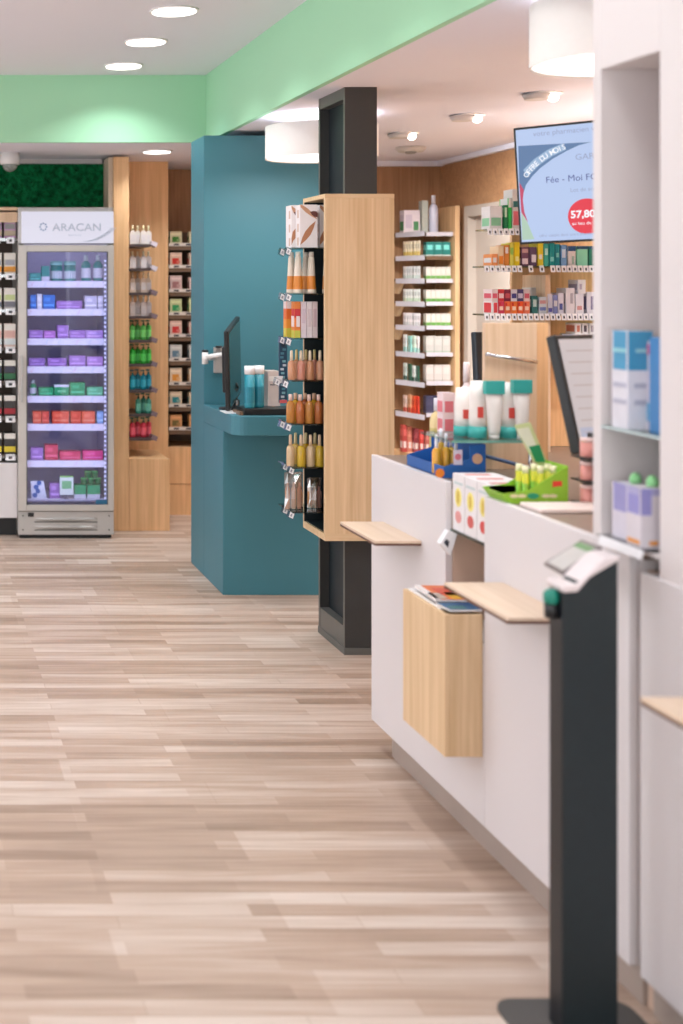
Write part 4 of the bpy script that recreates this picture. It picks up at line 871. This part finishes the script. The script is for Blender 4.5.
def cdu_green():
    d = 3.63; G1 = col((142, 192, 50)); x0, x1 = wx(507, d), wx(568, d)
    t = thing('green_display_tray', 'lime green cardboard tray display of yellow tubes on the counter', 'display tray', ((x0+x1)/2, d+.05, ZC))
    z = lambda y: wz(y, d)
    poly = [(x0+.01, ZC), (x1, ZC), (x1, z(466)), (x0+.055, z(491)), (x0-.012, z(494))]
    MB().prism(poly, 'Y', d, d+.003, G1).build('side_card', t); MB().prism(poly, 'Y', d+.13, d+.133, G1).build('side_card', t)
    MB().box(x1-.003, x1, d+.003, d+.13, ZC, z(466), G1).box(x0+.01, x1-.003, d+.003, d+.13, ZC, ZC+.003, G1).prism([(x0+.008, ZC), (x0+.012, ZC), (x0-.008, z(494)), (x0-.012, z(494))], 'Y', d+.003, d+.13, G1).build('tray', t)
    MB().prism([(x1-.09, z(430)), (x1-.045, z(427)), (x1, z(466)), (x1, z(474)), (x1-.035, z(468))], 'Y', d+.125, d+.129, col((196, 206, 150))).prism([(x1-.085, z(434)), (x1-.05, z(432)), (x1-.028, z(452)), (x1-.045, z(458))], 'Y', d+.1235, d+.125, col((222, 224, 204))).prism([(x1-.05, z(452)), (x1-.02, z(450)), (x1-.004, z(468)), (x1-.03, z(468))], 'Y', d+.123, d+.125, col((30, 140, 90))).build('header_card', t)
    pr = MB(); pr.prism([(wx(552.5, d), z(481)), (wx(562, d), z(481)), (wx(562, d), z(486)), (wx(552.5, d), z(487))], 'Y', d-.001, d, col((222, 60, 44)))
    pr.prism([(wx(533, d)+.016*math.cos(a*PI/8), z(496)+.008*math.sin(a*PI/8)) for a in range(16)], 'Y', d-.0015, d, col((30, 150, 110)))
    for px in (514, 522, 546, 553): pr.prism([(wx(px, d)+.012*math.cos(a*PI/6), z(496)+.005*math.sin(a*PI/6)) for a in range(12)], 'Y', d-.001, d, col((226, 214, 170)))
    pr.build('printed_pictures', t)
    for k, px in enumerate((519, 525.5, 534, 540.5, 548, 553)):
        yy = d+(.035 if k % 2 else .08)
        bottle('lip_tube', 'small yellow green tube with white cap in the green tray, %s' % ORD[k], 'tube', wx(px, yy), yy, ZC+.0032, .0085, .095, (206, 206, 50), (236, 232, 190), 'yellow tubes in the green tray', 'jar', (140, 200, 80))
cdu_green()
tag(MB().box(wx(535, 3.5), 1.93, 3.47, 3.59, ZC+.0005, ZC+.012, col((232, 214, 206))).build('payment_mat', bevel=.003), 'white flat mat on the counter in front of the green tray', 'mat')

def monitor_right():
    m = thing('counter_monitor', 'black framed monitor showing a pale page at the right of the counter', 'monitor', (2.035, 3.85, 1.30)); m.rotation_euler = MR
    w, h = .25, .168
    MB().box(-w, w, -.012, .02, -h, h, BLACK).box(-w*.6, w*.6, .02, .045, -h*.6, h*.6, BLACK).build('housing', m, .005, local=True)
    b = MB().box(-w+.012, w-.012, -.0135, -.012, -h+.014, h-.014, mat('lit_pale_page', (206, 196, 198), .3, noise=0, emit=.85, base=(16, 16, 18)))
    for k in range(9): b.box(-w+.03, w*.5, -.0142, -.0135, h-.05-k*.033, h-.046-k*.033, mat('lit_line', (190, 172, 170), .4, emit=.85, noise=0, base=(16, 16, 18)))
    b.box(-w+.02, w*.9, -.0142, -.0135, -h+.02, -h+.07, mat('lit_blue_band', (184, 186, 206), .4, emit=.85, noise=0, base=(16, 16, 18)))
    b.build('screen', m, local=True)
    MB().tube((2.05, 3.92, ZC), (2.05, 3.92, 1.25), .018, BLACK).lathe([(.09, 0), (.09, .01)], (2.05, 3.92, ZC), BLACK, 24).build('foot', m)
MR = Euler((math.radians(-15), 0, math.radians(22)))
m = None
monitor_right()
# cables beneath the monitor
cb = MB(); pp = [(1.90, 3.86, 1.13), (1.885, 3.8, 1.09), (1.87, 3.76, 1.05), (1.90, 3.72, 1.024), (1.95, 3.7, 1.022)]
for a, b in zip(pp[:-1], pp[1:]): cb.tube(a, b, .006, BLACK, 8)
tag(cb.build('cable'), 'black cable hanging from the monitor onto the counter', 'cable')
# pink jars in black rack beside the tower
t = thing('jar_rack', 'black rack of round salmon pink jars between green tray and white tower', 'rack', (wx(592, 3.6), 3.6, ZC))
xr = wx(591, 3.6)
MB().box(xr+.02, xr+.03, 3.56, 3.66, ZC, ZC+.19, BLACK).box(xr-.025, xr+.02, 3.56, 3.66, ZC, ZC+.006, BLACK).box(xr-.025, xr+.02, 3.56, 3.66, ZC+.064, ZC+.068, BLACK).box(xr-.025, xr+.02, 3.56, 3.66, ZC+.126, ZC+.13, BLACK).build('frame', t)
for k in range(3):
    bottle('pink_jar', 'salmon pink jar on the %s level of the black rack' % ['lowest', 'middle', 'top'][k], 'jar', xr-.003, 3.61, ZC+(.0065, .0685, .1305)[k], .02, .05, (222, 150, 140), (228, 196, 190), 'pink jars in the black rack', 'jar')

# second monitor farther back
m = thing('back_monitor', 'dark monitor back seen behind the oak upright board', 'monitor', (wx(480, 5.6), 5.6, wz(357, 5.6))); m.rotation_euler = Euler((math.radians(-4), 0, math.radians(16)))
MB().box(-.03, .26, -.015, .015, -.12, .105, mat('blue_grey_monitor_shell', (58, 68, 78), .4)).build('housing', m, .006, local=True)
MB().box(-.02, .25, .015, .017, -.11, .095, mat('dark_screen_off', (30, 34, 38), .2)).build('screen', m, local=True)
# back counter carrying monitor and gondola
t = thing('back_counter', 'pale low cupboard behind the service counter', 'cupboard', (2.6, 5.6, 0))
MB().box(2.33, 3.2, 5.16, 5.9, 0.09, .93, WHITE).build('carcass', t, .003); MB().box(2.32, 3.22, 5.14, 5.92, .931, .955, TAUPE).build('worktop', t); MB().box(2.36, 3.17, 5.2, 5.86, 0, .09, BLACK).build('plinth', t)
MB().tube((wx(480, 5.6)+.09, 5.63, .9555), (wx(480, 5.6)+.09, 5.63, wz(357, 5.6)-.02), .015, BLACK).lathe([(.08, 0), (.08, .008)], (wx(480, 5.6)+.09, 5.63, .9555), BLACK, 20).build('monitor_column', m if False else t)

# ------------------------------------------------------------------ shelves behind the counter
def mid_gondola():
    D = 5.2
    t = thing('medicine_shelf_unit', 'wooden wall of medicine shelves below the hanging screen', 'shelves', (2.7, 5.3, .955))
    MB().box(wx(512, 5.42), 3.2, 5.42, 5.44, .956, 1.93, OAKD).build('back_panel', t)
    MB().box(wx(536, 5.3), wx(536, 5.3)+.02, 5.22, 5.42, .956, wz(275, 5.3), PALE).build('divider', t)
    sh = [(232, 486, 592), (269, 483, 640), (317, 483, 640), (337, 572, 640)]
    Z = []
    for i, (y, a, b) in enumerate(sh):
        z = wz(y-3, D); Z.append(z)
        xl = wx(a, D); MB().prism([(xl, D), (wx(b, D), D), (wx(b, D), 5.418), (max(xl+.12, wx(512, 5.42)), 5.418), (xl+.005, 5.31)], 'Z', z-.006, z, GLASS).box(wx(562, D), wx(b, D), D-.002, D, z-.024, z, mat('lilac_shelf_edge', (196, 196, 214), .3)).build('shelf', t)
        n = int((min(b, 600)-a)/5.4) if i != 0 else 6
        price_tags(t, [wx(a+3+k*5.5, D) for k in range(n) if not (i == 1 and k in (7, 9, 11))], D-.004, z+.002, .017, .026, .008)
    random.seed(11)
    def it(i, a, b, h, c, p, nm, k, zoff=0, yy=None):
        yy = yy or D+.015
        product_box('medicine_carton', '%s on the %s medicine shelf, %s' % (nm, NTH[i], k), 'carton', wx(a, yy), wx(b-.4, yy), yy, Z[i]+zoff, h*yy/F, .08, c, p, 'cartons on the %s medicine shelf' % NTH[i])
    Wc = (226, 222, 222)
    r0 = [(490, 502.5, 23, Wc, [(.1, .9, .15, .5, (140, 200, 160))], 'white and mint carton'), (504, 508, 24, (20, 130, 80), [(.2, .8, .5, .9, (200, 230, 200))], 'narrow dark green carton'), (508.5, 512, 31, (50, 190, 90), [(0, 1, .7, 1, (226, 224, 222))], 'tall bright green carton'), (512.5, 521, 40, (216, 212, 210), [(.1, .9, .1, .45, (216, 110, 120)), (.1, .8, .55, .7, (40, 110, 110))], 'tall white and red carton'), (522, 534, 30, Wc, [(.2, .8, .3, .6, (90, 140, 190))], 'white and blue carton'), (535, 548, 26, (200, 60, 60), [(.1, .9, .6, .9, Wc)], 'red carton')]
    for k, r in enumerate(r0): it(0, *r, ORD[k])
    r1 = [(492, 498, 12, (236, 150, 90), [(.2, .8, .3, .7, Wc)], 'small orange carton'), (498.5, 504, 20, (232, 206, 170), [(.1, .9, .1, .5, (236, 140, 50))], 'cream and orange carton'), (504.5, 509.5, 21, (226, 140, 60), [(.2, .8, .6, .9, Wc)], 'orange carton'), (510, 514, 23, (222, 214, 90), [(.1, .9, .5, .8, (150, 196, 90))], 'lime carton'), (514.5, 520, 24, (236, 206, 30), [(.2, .8, .2, .4, (240, 230, 150))], 'yellow carton'),
          (521.5, 529, 19, (110, 70, 96), [(.1, .9, .1, .4, (226, 206, 214)), (.1, .9, .7, .9, (190, 150, 150))], 'plum carton'), (529.5, 537, 19, (96, 70, 100), [(.3, .9, .2, .6, (226, 216, 224))], 'dark violet carton'), (538, 543.5, 23, (232, 210, 50), [(.2, .8, .3, .5, Wc)], 'bright yellow carton'), (544, 549, 22, (60, 176, 160), [(.2, .8, .5, .8, (180, 226, 216))], 'aqua carton'), (549.5, 555, 23, (0, 150, 150), [(.2, .8, .2, .4, (130, 210, 206))], 'teal carton'), (555.5, 560, 22, (0, 140, 150), [(.2, .8, .4, .6, (130, 210, 206))], 'deep teal carton'),
          (561, 567, 21, (110, 160, 210), [(.2, .8, .4, .8, (206, 220, 236))], 'light blue carton'), (568, 576, 20, Wc, [(0, 1, .75, 1, (30, 80, 130)), (.5, .8, .1, .5, (160, 190, 180))], 'white and navy carton'), (577, 588, 20, (140, 220, 190), [(0, 1, .85, 1, (30, 90, 130))], 'mint carton'), ]
    for k, r in enumerate(r1): it(1, *r, ORD[k])
    it(1, 589, 600, 20, (30, 130, 110), [(0, 1, .85, 1, (30, 90, 130))], 'dark teal carton', 'just left of the white tower')
    lowc = [((222, 60, 70), 'red'), ((206, 60, 90), 'crimson'), ((236, 110, 60), 'orange'), ((240, 120, 50), 'bright orange'), ((236, 90, 40), 'deep orange'), ((238, 124, 90), 'coral')]
    for k in range(6):
        a = 492+k*6.4; it(2, a, a+6.2, 12.5, Wc if k == 0 else lowc[k][0], [(.3, .9, .1, .9, lowc[0][0])] if k == 0 else [(.2, .8, .3, .6, (246, 214, 190)), (.1, .4, .65, .9, (200, 40, 40))], '%s carton' % ('white and red' if k == 0 else lowc[k][1]), 'bottom row, '+ORD[k])
    upc = [((226, 206, 206), (216, 90, 110), 'white and pink'), ((206, 50, 60), (232, 200, 200), 'red'), ((120, 30, 60), (200, 80, 90), 'wine red'), ((214, 210, 220), (60, 60, 130), 'white and navy'), ((70, 60, 110), (200, 190, 210), 'indigo'), ((220, 200, 200), (200, 90, 110), 'pale pink')]
    for k in range(6):
        a = 492+k*6.4; it(2, a, a+6.2, 12.0, upc[k][0], [(.1, .9, .25, .65, upc[k][1])], '%s carton' % upc[k][2], 'upper row, '+ORD[k], zoff=12.7*5.215/F)
    rr = [(532, 538, 18, (40, 110, 110), [(.2, .8, .4, .8, (190, 210, 206))], 'dark teal carton'), (531, 545, 26, (214, 206, 200), [], 'large grey carton'), (539, 547, 17, (196, 206, 216), [(.1, .9, .2, .4, (110, 130, 190)), (.1, .9, .6, .8, (206, 150, 150))], 'white and blue striped carton'), (548, 553, 20, (206, 206, 222), [(.1, .9, .1, .3, (90, 90, 170))], 'lilac carton'), (553.5, 558, 19, (130, 140, 196), [(.1, .9, .4, .7, Wc)], 'periwinkle carton'), (558.5, 564, 21, (222, 220, 232), [(.2, .8, .2, .5, (80, 90, 160))], 'white and indigo carton'), (566, 575, 26, (226, 222, 228), [(.5, .8, .4, .8, (176, 170, 180))], 'tall white carton')]
    for k, r in enumerate(rr): it(2, *r, 'right half, '+ORD[k], yy=D+.1 if k == 1 else None)
    it(2, 575.5, 584, 20, (224, 222, 230), [(.2, .8, .2, .4, (206, 150, 150))], 'white carton with pink stripe', 'under the stacked one')
    it(2, 578, 586, 14, (228, 226, 230), [(.2, .5, .3, .7, (180, 170, 190))], 'small white carton', 'stacked on top', zoff=20.2*5.215/F)
    it(2, 587, 600, 22, (222, 220, 230), [(.3, .5, .2, .8, (120, 110, 150))], 'wide white carton', 'beside the white tower')
    for k in range(3): it(3, 575.5+k*7, 581.5+k*7, 10.5, (230, 226, 226), [(.25, .75, .2, .8, ((206, 130, 110), (90, 80, 90), (150, 140, 150))[k])], 'small white carton with %s print' % ('salmon', 'dark', 'grey')[k], ORD[k])
mid_gondola()

# ------------------------------------------------------------------ hanging advertising screen
def tv():
    dL = 4.85; XL = 597*4.85/F; yaw = math.radians(-42); w, h = .74, .42; c, s = math.cos(yaw), math.sin(yaw)
    zc = 1.6+101*4.83/F
    t = thing('advertising_screen', 'wide advertising screen with red price circle hanging over the counter', 'screen', (XL, dL, zc)); t.rotation_euler = Euler((math.radians(5), math.radians(-1.5), yaw))
    R = t.rotation_euler.to_matrix()
    def uv(px, py):    # where the sight line meets the screen plane, in the screen's own axes
        o = Vector((0, 0, EYE)); d = Vector(((px-VX)/F, 1, -(py-VY)/F)); n = R @ Vector((0, -1, 0)); P0 = Vector(t.location)
        k = (P0-o).dot(n)/d.dot(n); q = R.inverted() @ (o+d*k-P0); return q.x, q.z
    MB().box(0, w, -.006, .035, -h/2, h/2, BLACK).build('housing', t, .003, local=True)
    def E(nm, rgb, e=.85): return mat('lit_'+nm, rgb, .3, noise=0, emit=1.0, base=(20, 20, 24))
    b = MB(); b.box(.008, w-.008, -.0072, -.006, -h/2+.008, h/2-.008, E('ice_blue', (176, 194, 228)))
    L0, L1, B0, T1 = .008, w-.008, -h/2+.008, h/2-.008
    def clip(p): return (min(max(p[0], L0), L1), min(max(p[1], B0), T1))
    arc = [uv(*p) for p in ((592, 142), (580, 145), (567, 151), (553, 159), (541, 168), (533, 176), (526.5, 185), (524.5, 192))]
    poly = [clip(uv(519, 146)), clip(uv(592, 142))]+arc+[clip(uv(520, 188))]
    b.prism(poly[::-1], 'Y', -.0078, -.0072, E('slate_blue', (88, 118, 158)))
    b.prism([clip(uv(520, 182)), uv(524.5, 190), uv(523.5, 200), uv(525, 212), uv(528.5, 222), clip(uv(522, 212))], 'Y', -.0081, -.0072, E('magenta', (190, 64, 96)))
    b.prism([clip(uv(522, 212)), uv(528, 222), uv(535, 239), clip(uv(523, 240))], 'Y', -.0079, -.0072, E('sage', (170, 196, 176)))
    # band
    up = [uv(*p) for p in ((524, 170), (535, 159), (548, 150), (563, 143.5))]; lo = [uv(*p) for p in ((567, 149.5), (553, 156), (540, 165), (528, 177))]
    b.prism(up+lo, 'Y', -.0084, -.0072, E('pale_band', (150, 176, 206)))
    cx, cz = uv(587.5, 216); r = .062
    b.prism([(cx+r*math.cos(k*PI/20), cz+r*math.sin(k*PI/20)) for k in range(40)], 'Y', -.0084, -.0072, E('red', (222, 50, 66)))
    sc = b.build('screen', t, local=True)
    X = PI/2
    def T(body, px, py, size, m, rot=0, bold=0, sx=1):
        u, v = uv(px, py); o = text(body, size, m, sc, (u, -.009, v), (X, 0, 0), 'screen_text', bold=bold, sx=sx); o.rotation_euler = Euler((X, -rot, 0), 'XYZ'); return o
    INKB = E('navy_text', (84, 92, 150), .2); WT = E('white_text', (240, 240, 246), .6); GY = E('grey_text', (146, 156, 190), .4)
    T('votre pharmacien vous', 534, 136.5, .026, GY); T('GARA', 576, 160, .030, GY, sx=1.05); T('Fée - Moi FO', 546.5, 183, .032, INKB); T('Lot de soin', 571, 192, .02, GY)
    T('57,80', 571.5, 218, .036, WT, bold=.0010); T('au lieu de', 573, 225, .016, WT)
    T('offre valable dans votre pharmacie', 540, 237, .014, GY)
    ph = 'OFFRE DU MOIS'; bez = lambda q: ((1-q)**2*528.5+2*q*(1-q)*541+q*q*567, (1-q)**2*177.5+2*q*(1-q)*158+q*q*148.5)
    for k, chr_ in enumerate(ph):
        if chr_ == ' ': continue
        q = (k+.55)/len(ph); a_ = uv(*bez(q)); b_ = uv(*bez(q+.03)); an = math.atan2(b_[1]-a_[1], b_[0]-a_[0])
        o_ = text(chr_, .026, WT, sc, (a_[0], -.009, a_[1]), (X, -an, 0), 'screen_text', 'CENTER', bold=.0002)
    MB().box(w/2-.05, w/2+.05, .035, .05, -.08, .08, BLACK).build('mount_plate', t, local=True)
    # ceiling pole
    p = Vector(t.location)+R @ Vector((w/2, .065, 0))
    k = t
    MB().tube((p.x, p.y, p.z-.05), (p.x, p.y, ZL), .016, BLACK).build('pole', k); MB().lathe([(.05, -.012), (.05, 0)], (p.x, p.y, ZL), BLACK, 20).build('ceiling_flange', k)
tv()

# ------------------------------------------------------------------ white niche tower
def tower():
    X = 1.584; yf = 3.155; yo, yn = 3.12, 2.87; y_near = 2.55; xr = 1.98; zb = .973
    TW = mat('white_tower_laminate', (222, 214, 213), .4, noise=.01, scale=2)
    t = thing('niche_tower', 'tall white tower with open niche of glass shelves on the near counter', 'display tower', (1.8, 2.85, zb))
    zl = wz(51, 2.87)
    b = MB(); b.box(X, xr, yo, yf, TOPZ+.001, ZL, TW).box(X, xr, 2.985, yn-.0, 0, 0, TW) if False else b.box(X, xr, yo, yf, TOPZ+.001, ZL, TW)
    b.box(X, xr, y_near, yn, zb, ZL, TW).box(X, xr, yn, yo, zl, ZL, TW).box(X+.3, xr, yn, yo, TOPZ+.001, zl, TW)
    b.build('body', t, .002)
    MB().box(X, X+.3, yn+.001, yo-.001, TOPZ+.001, TOPZ+.012, TW).build('niche_floor', t)
    z1 = wz(425, 3.12)
    MB().box(X+.004, X+.28, yn+.001, yo-.001, z1-.006, z1, GLASS).box(X+.002, X+.004, yn+.001, yo-.001, z1-.006, z1, mat('pale_glass_edge', (186, 204, 204), .2)).build('glass_shelf', t)
    MB().box(X-.02, X+.02, yn+.02, yo-.02, TOPZ+.0125, TOPZ+.016, ACR).prism([(X-.026, TOPZ-.004), (X-.022, TOPZ-.006), (X-.016, TOPZ+.014), (X-.02, TOPZ+.016)], 'Y', yn+.03, yo-.04, PRICE).build('price_rail', t)
    product_box('health_carton', 'tall white carton with turquoise top on the upper niche shelf', 'carton', wx(628, 3.02), wx(652.5, 3.02), 3.02, z1, .222, .07, (220, 218, 226), [(0, 1, .6, 1, (70, 150, 190)), (.25, .75, .42, .47, (180, 180, 196)), (.25, .75, .25, .3, (180, 180, 196)), (.3, .8, .78, .82, (150, 206, 214))], 'cartons on the upper niche shelf')
    product_box('health_carton', 'white carton with red dot on the upper niche shelf, middle', 'carton', wx(654.5, 2.99), wx(664, 2.99), 2.99, z1, .2, .06, (218, 212, 222), [(.1, .8, .85, .96, (222, 100, 140)), (.3, .9, .1, .3, (110, 170, 206))], 'cartons on the upper niche shelf')
    product_box('health_carton', 'narrow strong blue carton on the upper niche shelf beside the near post', 'carton', wx(662, 2.93), wx(672, 2.93), 2.93, z1, .21, .05, (60, 126, 184), [], 'cartons on the upper niche shelf')
    z2 = TOPZ+.0165
    # cartons on the niche floor
    product_box('niche_carton', 'white carton with violet corner on the lower niche shelf, left', 'carton', wx(628.5, 3.0), wx(645, 3.0), 3.0, TOPZ+.0165, .125, .07, (212, 206, 218), [(0, .25, .5, 1, (150, 146, 196))], 'cartons on the lower niche shelf')
    product_box('niche_carton', 'pale carton with violet block on the lower niche shelf, right', 'carton', wx(641, 2.92), wx(662, 2.92), 2.92, TOPZ+.0165, .13, .06, (216, 208, 214), [(0, .5, .55, 1, (146, 142, 200)), (.5, 1, .88, 1, (170, 166, 206)), (.4, .8, .05, .12, (226, 150, 70))], 'cartons on the lower niche shelf')
    for k, px in enumerate((645, 655)):
        z3 = TOPZ+.0165+(.1255, .1305)[k]
        yy = (3.02, 2.94)[k]; b = MB()
        if k == 0: px = 638
        b.lathe([(.012, 0), (.013, .01), (.009, .02), (.003, .024)], (wx(px, yy), yy+.01, z3), col((140, 206, 140)), 12)
        tag(b.build('green_stopper'), 'small green stopper on top of the %s lower niche carton' % ['left', 'right'][k], 'stopper', 'green stoppers in the niche')
tower()

# ------------------------------------------------------------------ hand gel stand in the foreground
def stand():
    d0, d1 = 2.85, 2.91; x0, x1 = wx(563, d0), wx(618, d0)
    DK = mat('blackened_green_metal', (26, 38, 42), .45, noise=.06, scale=40); DKS = mat('darker_post_side', (10, 14, 22), .4)
    t = thing('sanitizer_stand', 'tall dark post stand with slanted sign holder on a flat floor plate', 'stand', ((x0+x1)/2, 2.88, 0))
    zl, zr = wz(590, d0), wz(560, d0)
    MB().prism([(x0, .008), (x1, .008), (x1, zr), (x0, zl)], 'Y', d0, d1, DK).build('post', t, .002)
    MB().box(x0-.0015, x0-.0003, d0+.002, d1-.002, .01, zl-.01, DKS).build('dark_side_face', t)  # thin sheet colouring the post's left side darker than its front
    r = .05; px0, px1, py0, py1 = 1.275, 1.572, 2.72, 3.0; pts = []
    for cx, cy, a0 in ((px1-r, py1-r, 0), (px0+r, py1-r, PI/2), (px0+r, py0+r, PI), (px1-r, py0+r, 1.5*PI)):
        for k in range(7): a = a0+k*PI/12; pts.append((cx+r*math.cos(a), cy+r*math.sin(a)))
    MB().prism(pts, 'Z', 0, .008, mat('dark_grey_floor_plate', (74, 72, 70), .5)).build('base_plate', t, .001)
    # tray rail and sign
    WB = mat('white_tray_plastic', (228, 216, 216), .35)
    q = MB(); q.prism([(x0-.002, zl-.006), (x0+.03, zl-.004), (x0+.055, zl+.026), (x1+.002, zr+.0), (x1+.002, zr+.010), (x1-.03, zr+.006), (x0+.05, zl+.036), (x0+.03, zl+.014), (x0-.006, zl+.010)], 'Y', d0-.006, d1+.01, WB)
    q.build('tray', t, .005)
    A, B, Cc, Dd = [(wx(x, d), d, wz(y, d)) for x, y, d in ((545, 566, 3.05), (583, 541.5, 3.05), (603, 549, 2.925), (563, 576, 2.925))]
    def plate(pts, th, m, mb, up=0):
        n = (Vector(pts[1])-Vector(pts[0])).cross(Vector(pts[3])-Vector(pts[0])).normalized()
        if n.z < 0: n = -n
        vs = [tuple(Vector(p)+n*up) for p in pts]+[tuple(Vector(p)+n*(up+th)) for p in pts]
        mb.add(vs, [(0, 3, 2, 1), (4, 5, 6, 7), (0, 1, 5, 4), (1, 2, 6, 5), (2, 3, 7, 6), (3, 0, 4, 7)], m)
    f = MB(); plate([A, B, Cc, Dd], .006, mat('grey_brown_sign_frame', (116, 104, 104), .4), f); f.build('sign_frame', t, .001)
    ce = sum((Vector(p) for p in (A, B, Cc, Dd)), Vector())/4
    ins = [tuple(ce+(Vector(p)-ce)*.84) for p in (A, B, Cc, Dd)]
    g = MB(); plate(ins, .0012, col((196, 190, 186)), g, .006); sp = g.build('sign_sheet', t)
    g = MB(); i2 = [tuple(ce+(Vector(p)-ce)*.8) for p in (A, B, Cc, Dd)]
    plate([tuple(Vector(i2[0]).lerp(Vector(i2[1]), .8)), i2[1], i2[2], tuple(Vector(i2[3]).lerp(Vector(i2[2]), .8))], .0006, col((110, 150, 100)), g, .0072); g.build('printed_band', sp)
    MB().lathe([(.013, 0), (.016, .006), (.016, .022), (.009, .03)], (x0-.012, d0+.028, zl-.035), mat('teal_plastic_knob', (20, 130, 110), .4), 16).lathe([(.014, -.03), (.014, 0)], (x0-.012, d0+.028, zl-.035), BLACK, 14).build('gel_nozzle', t)
stand()
bpy.context.view_layer.update()
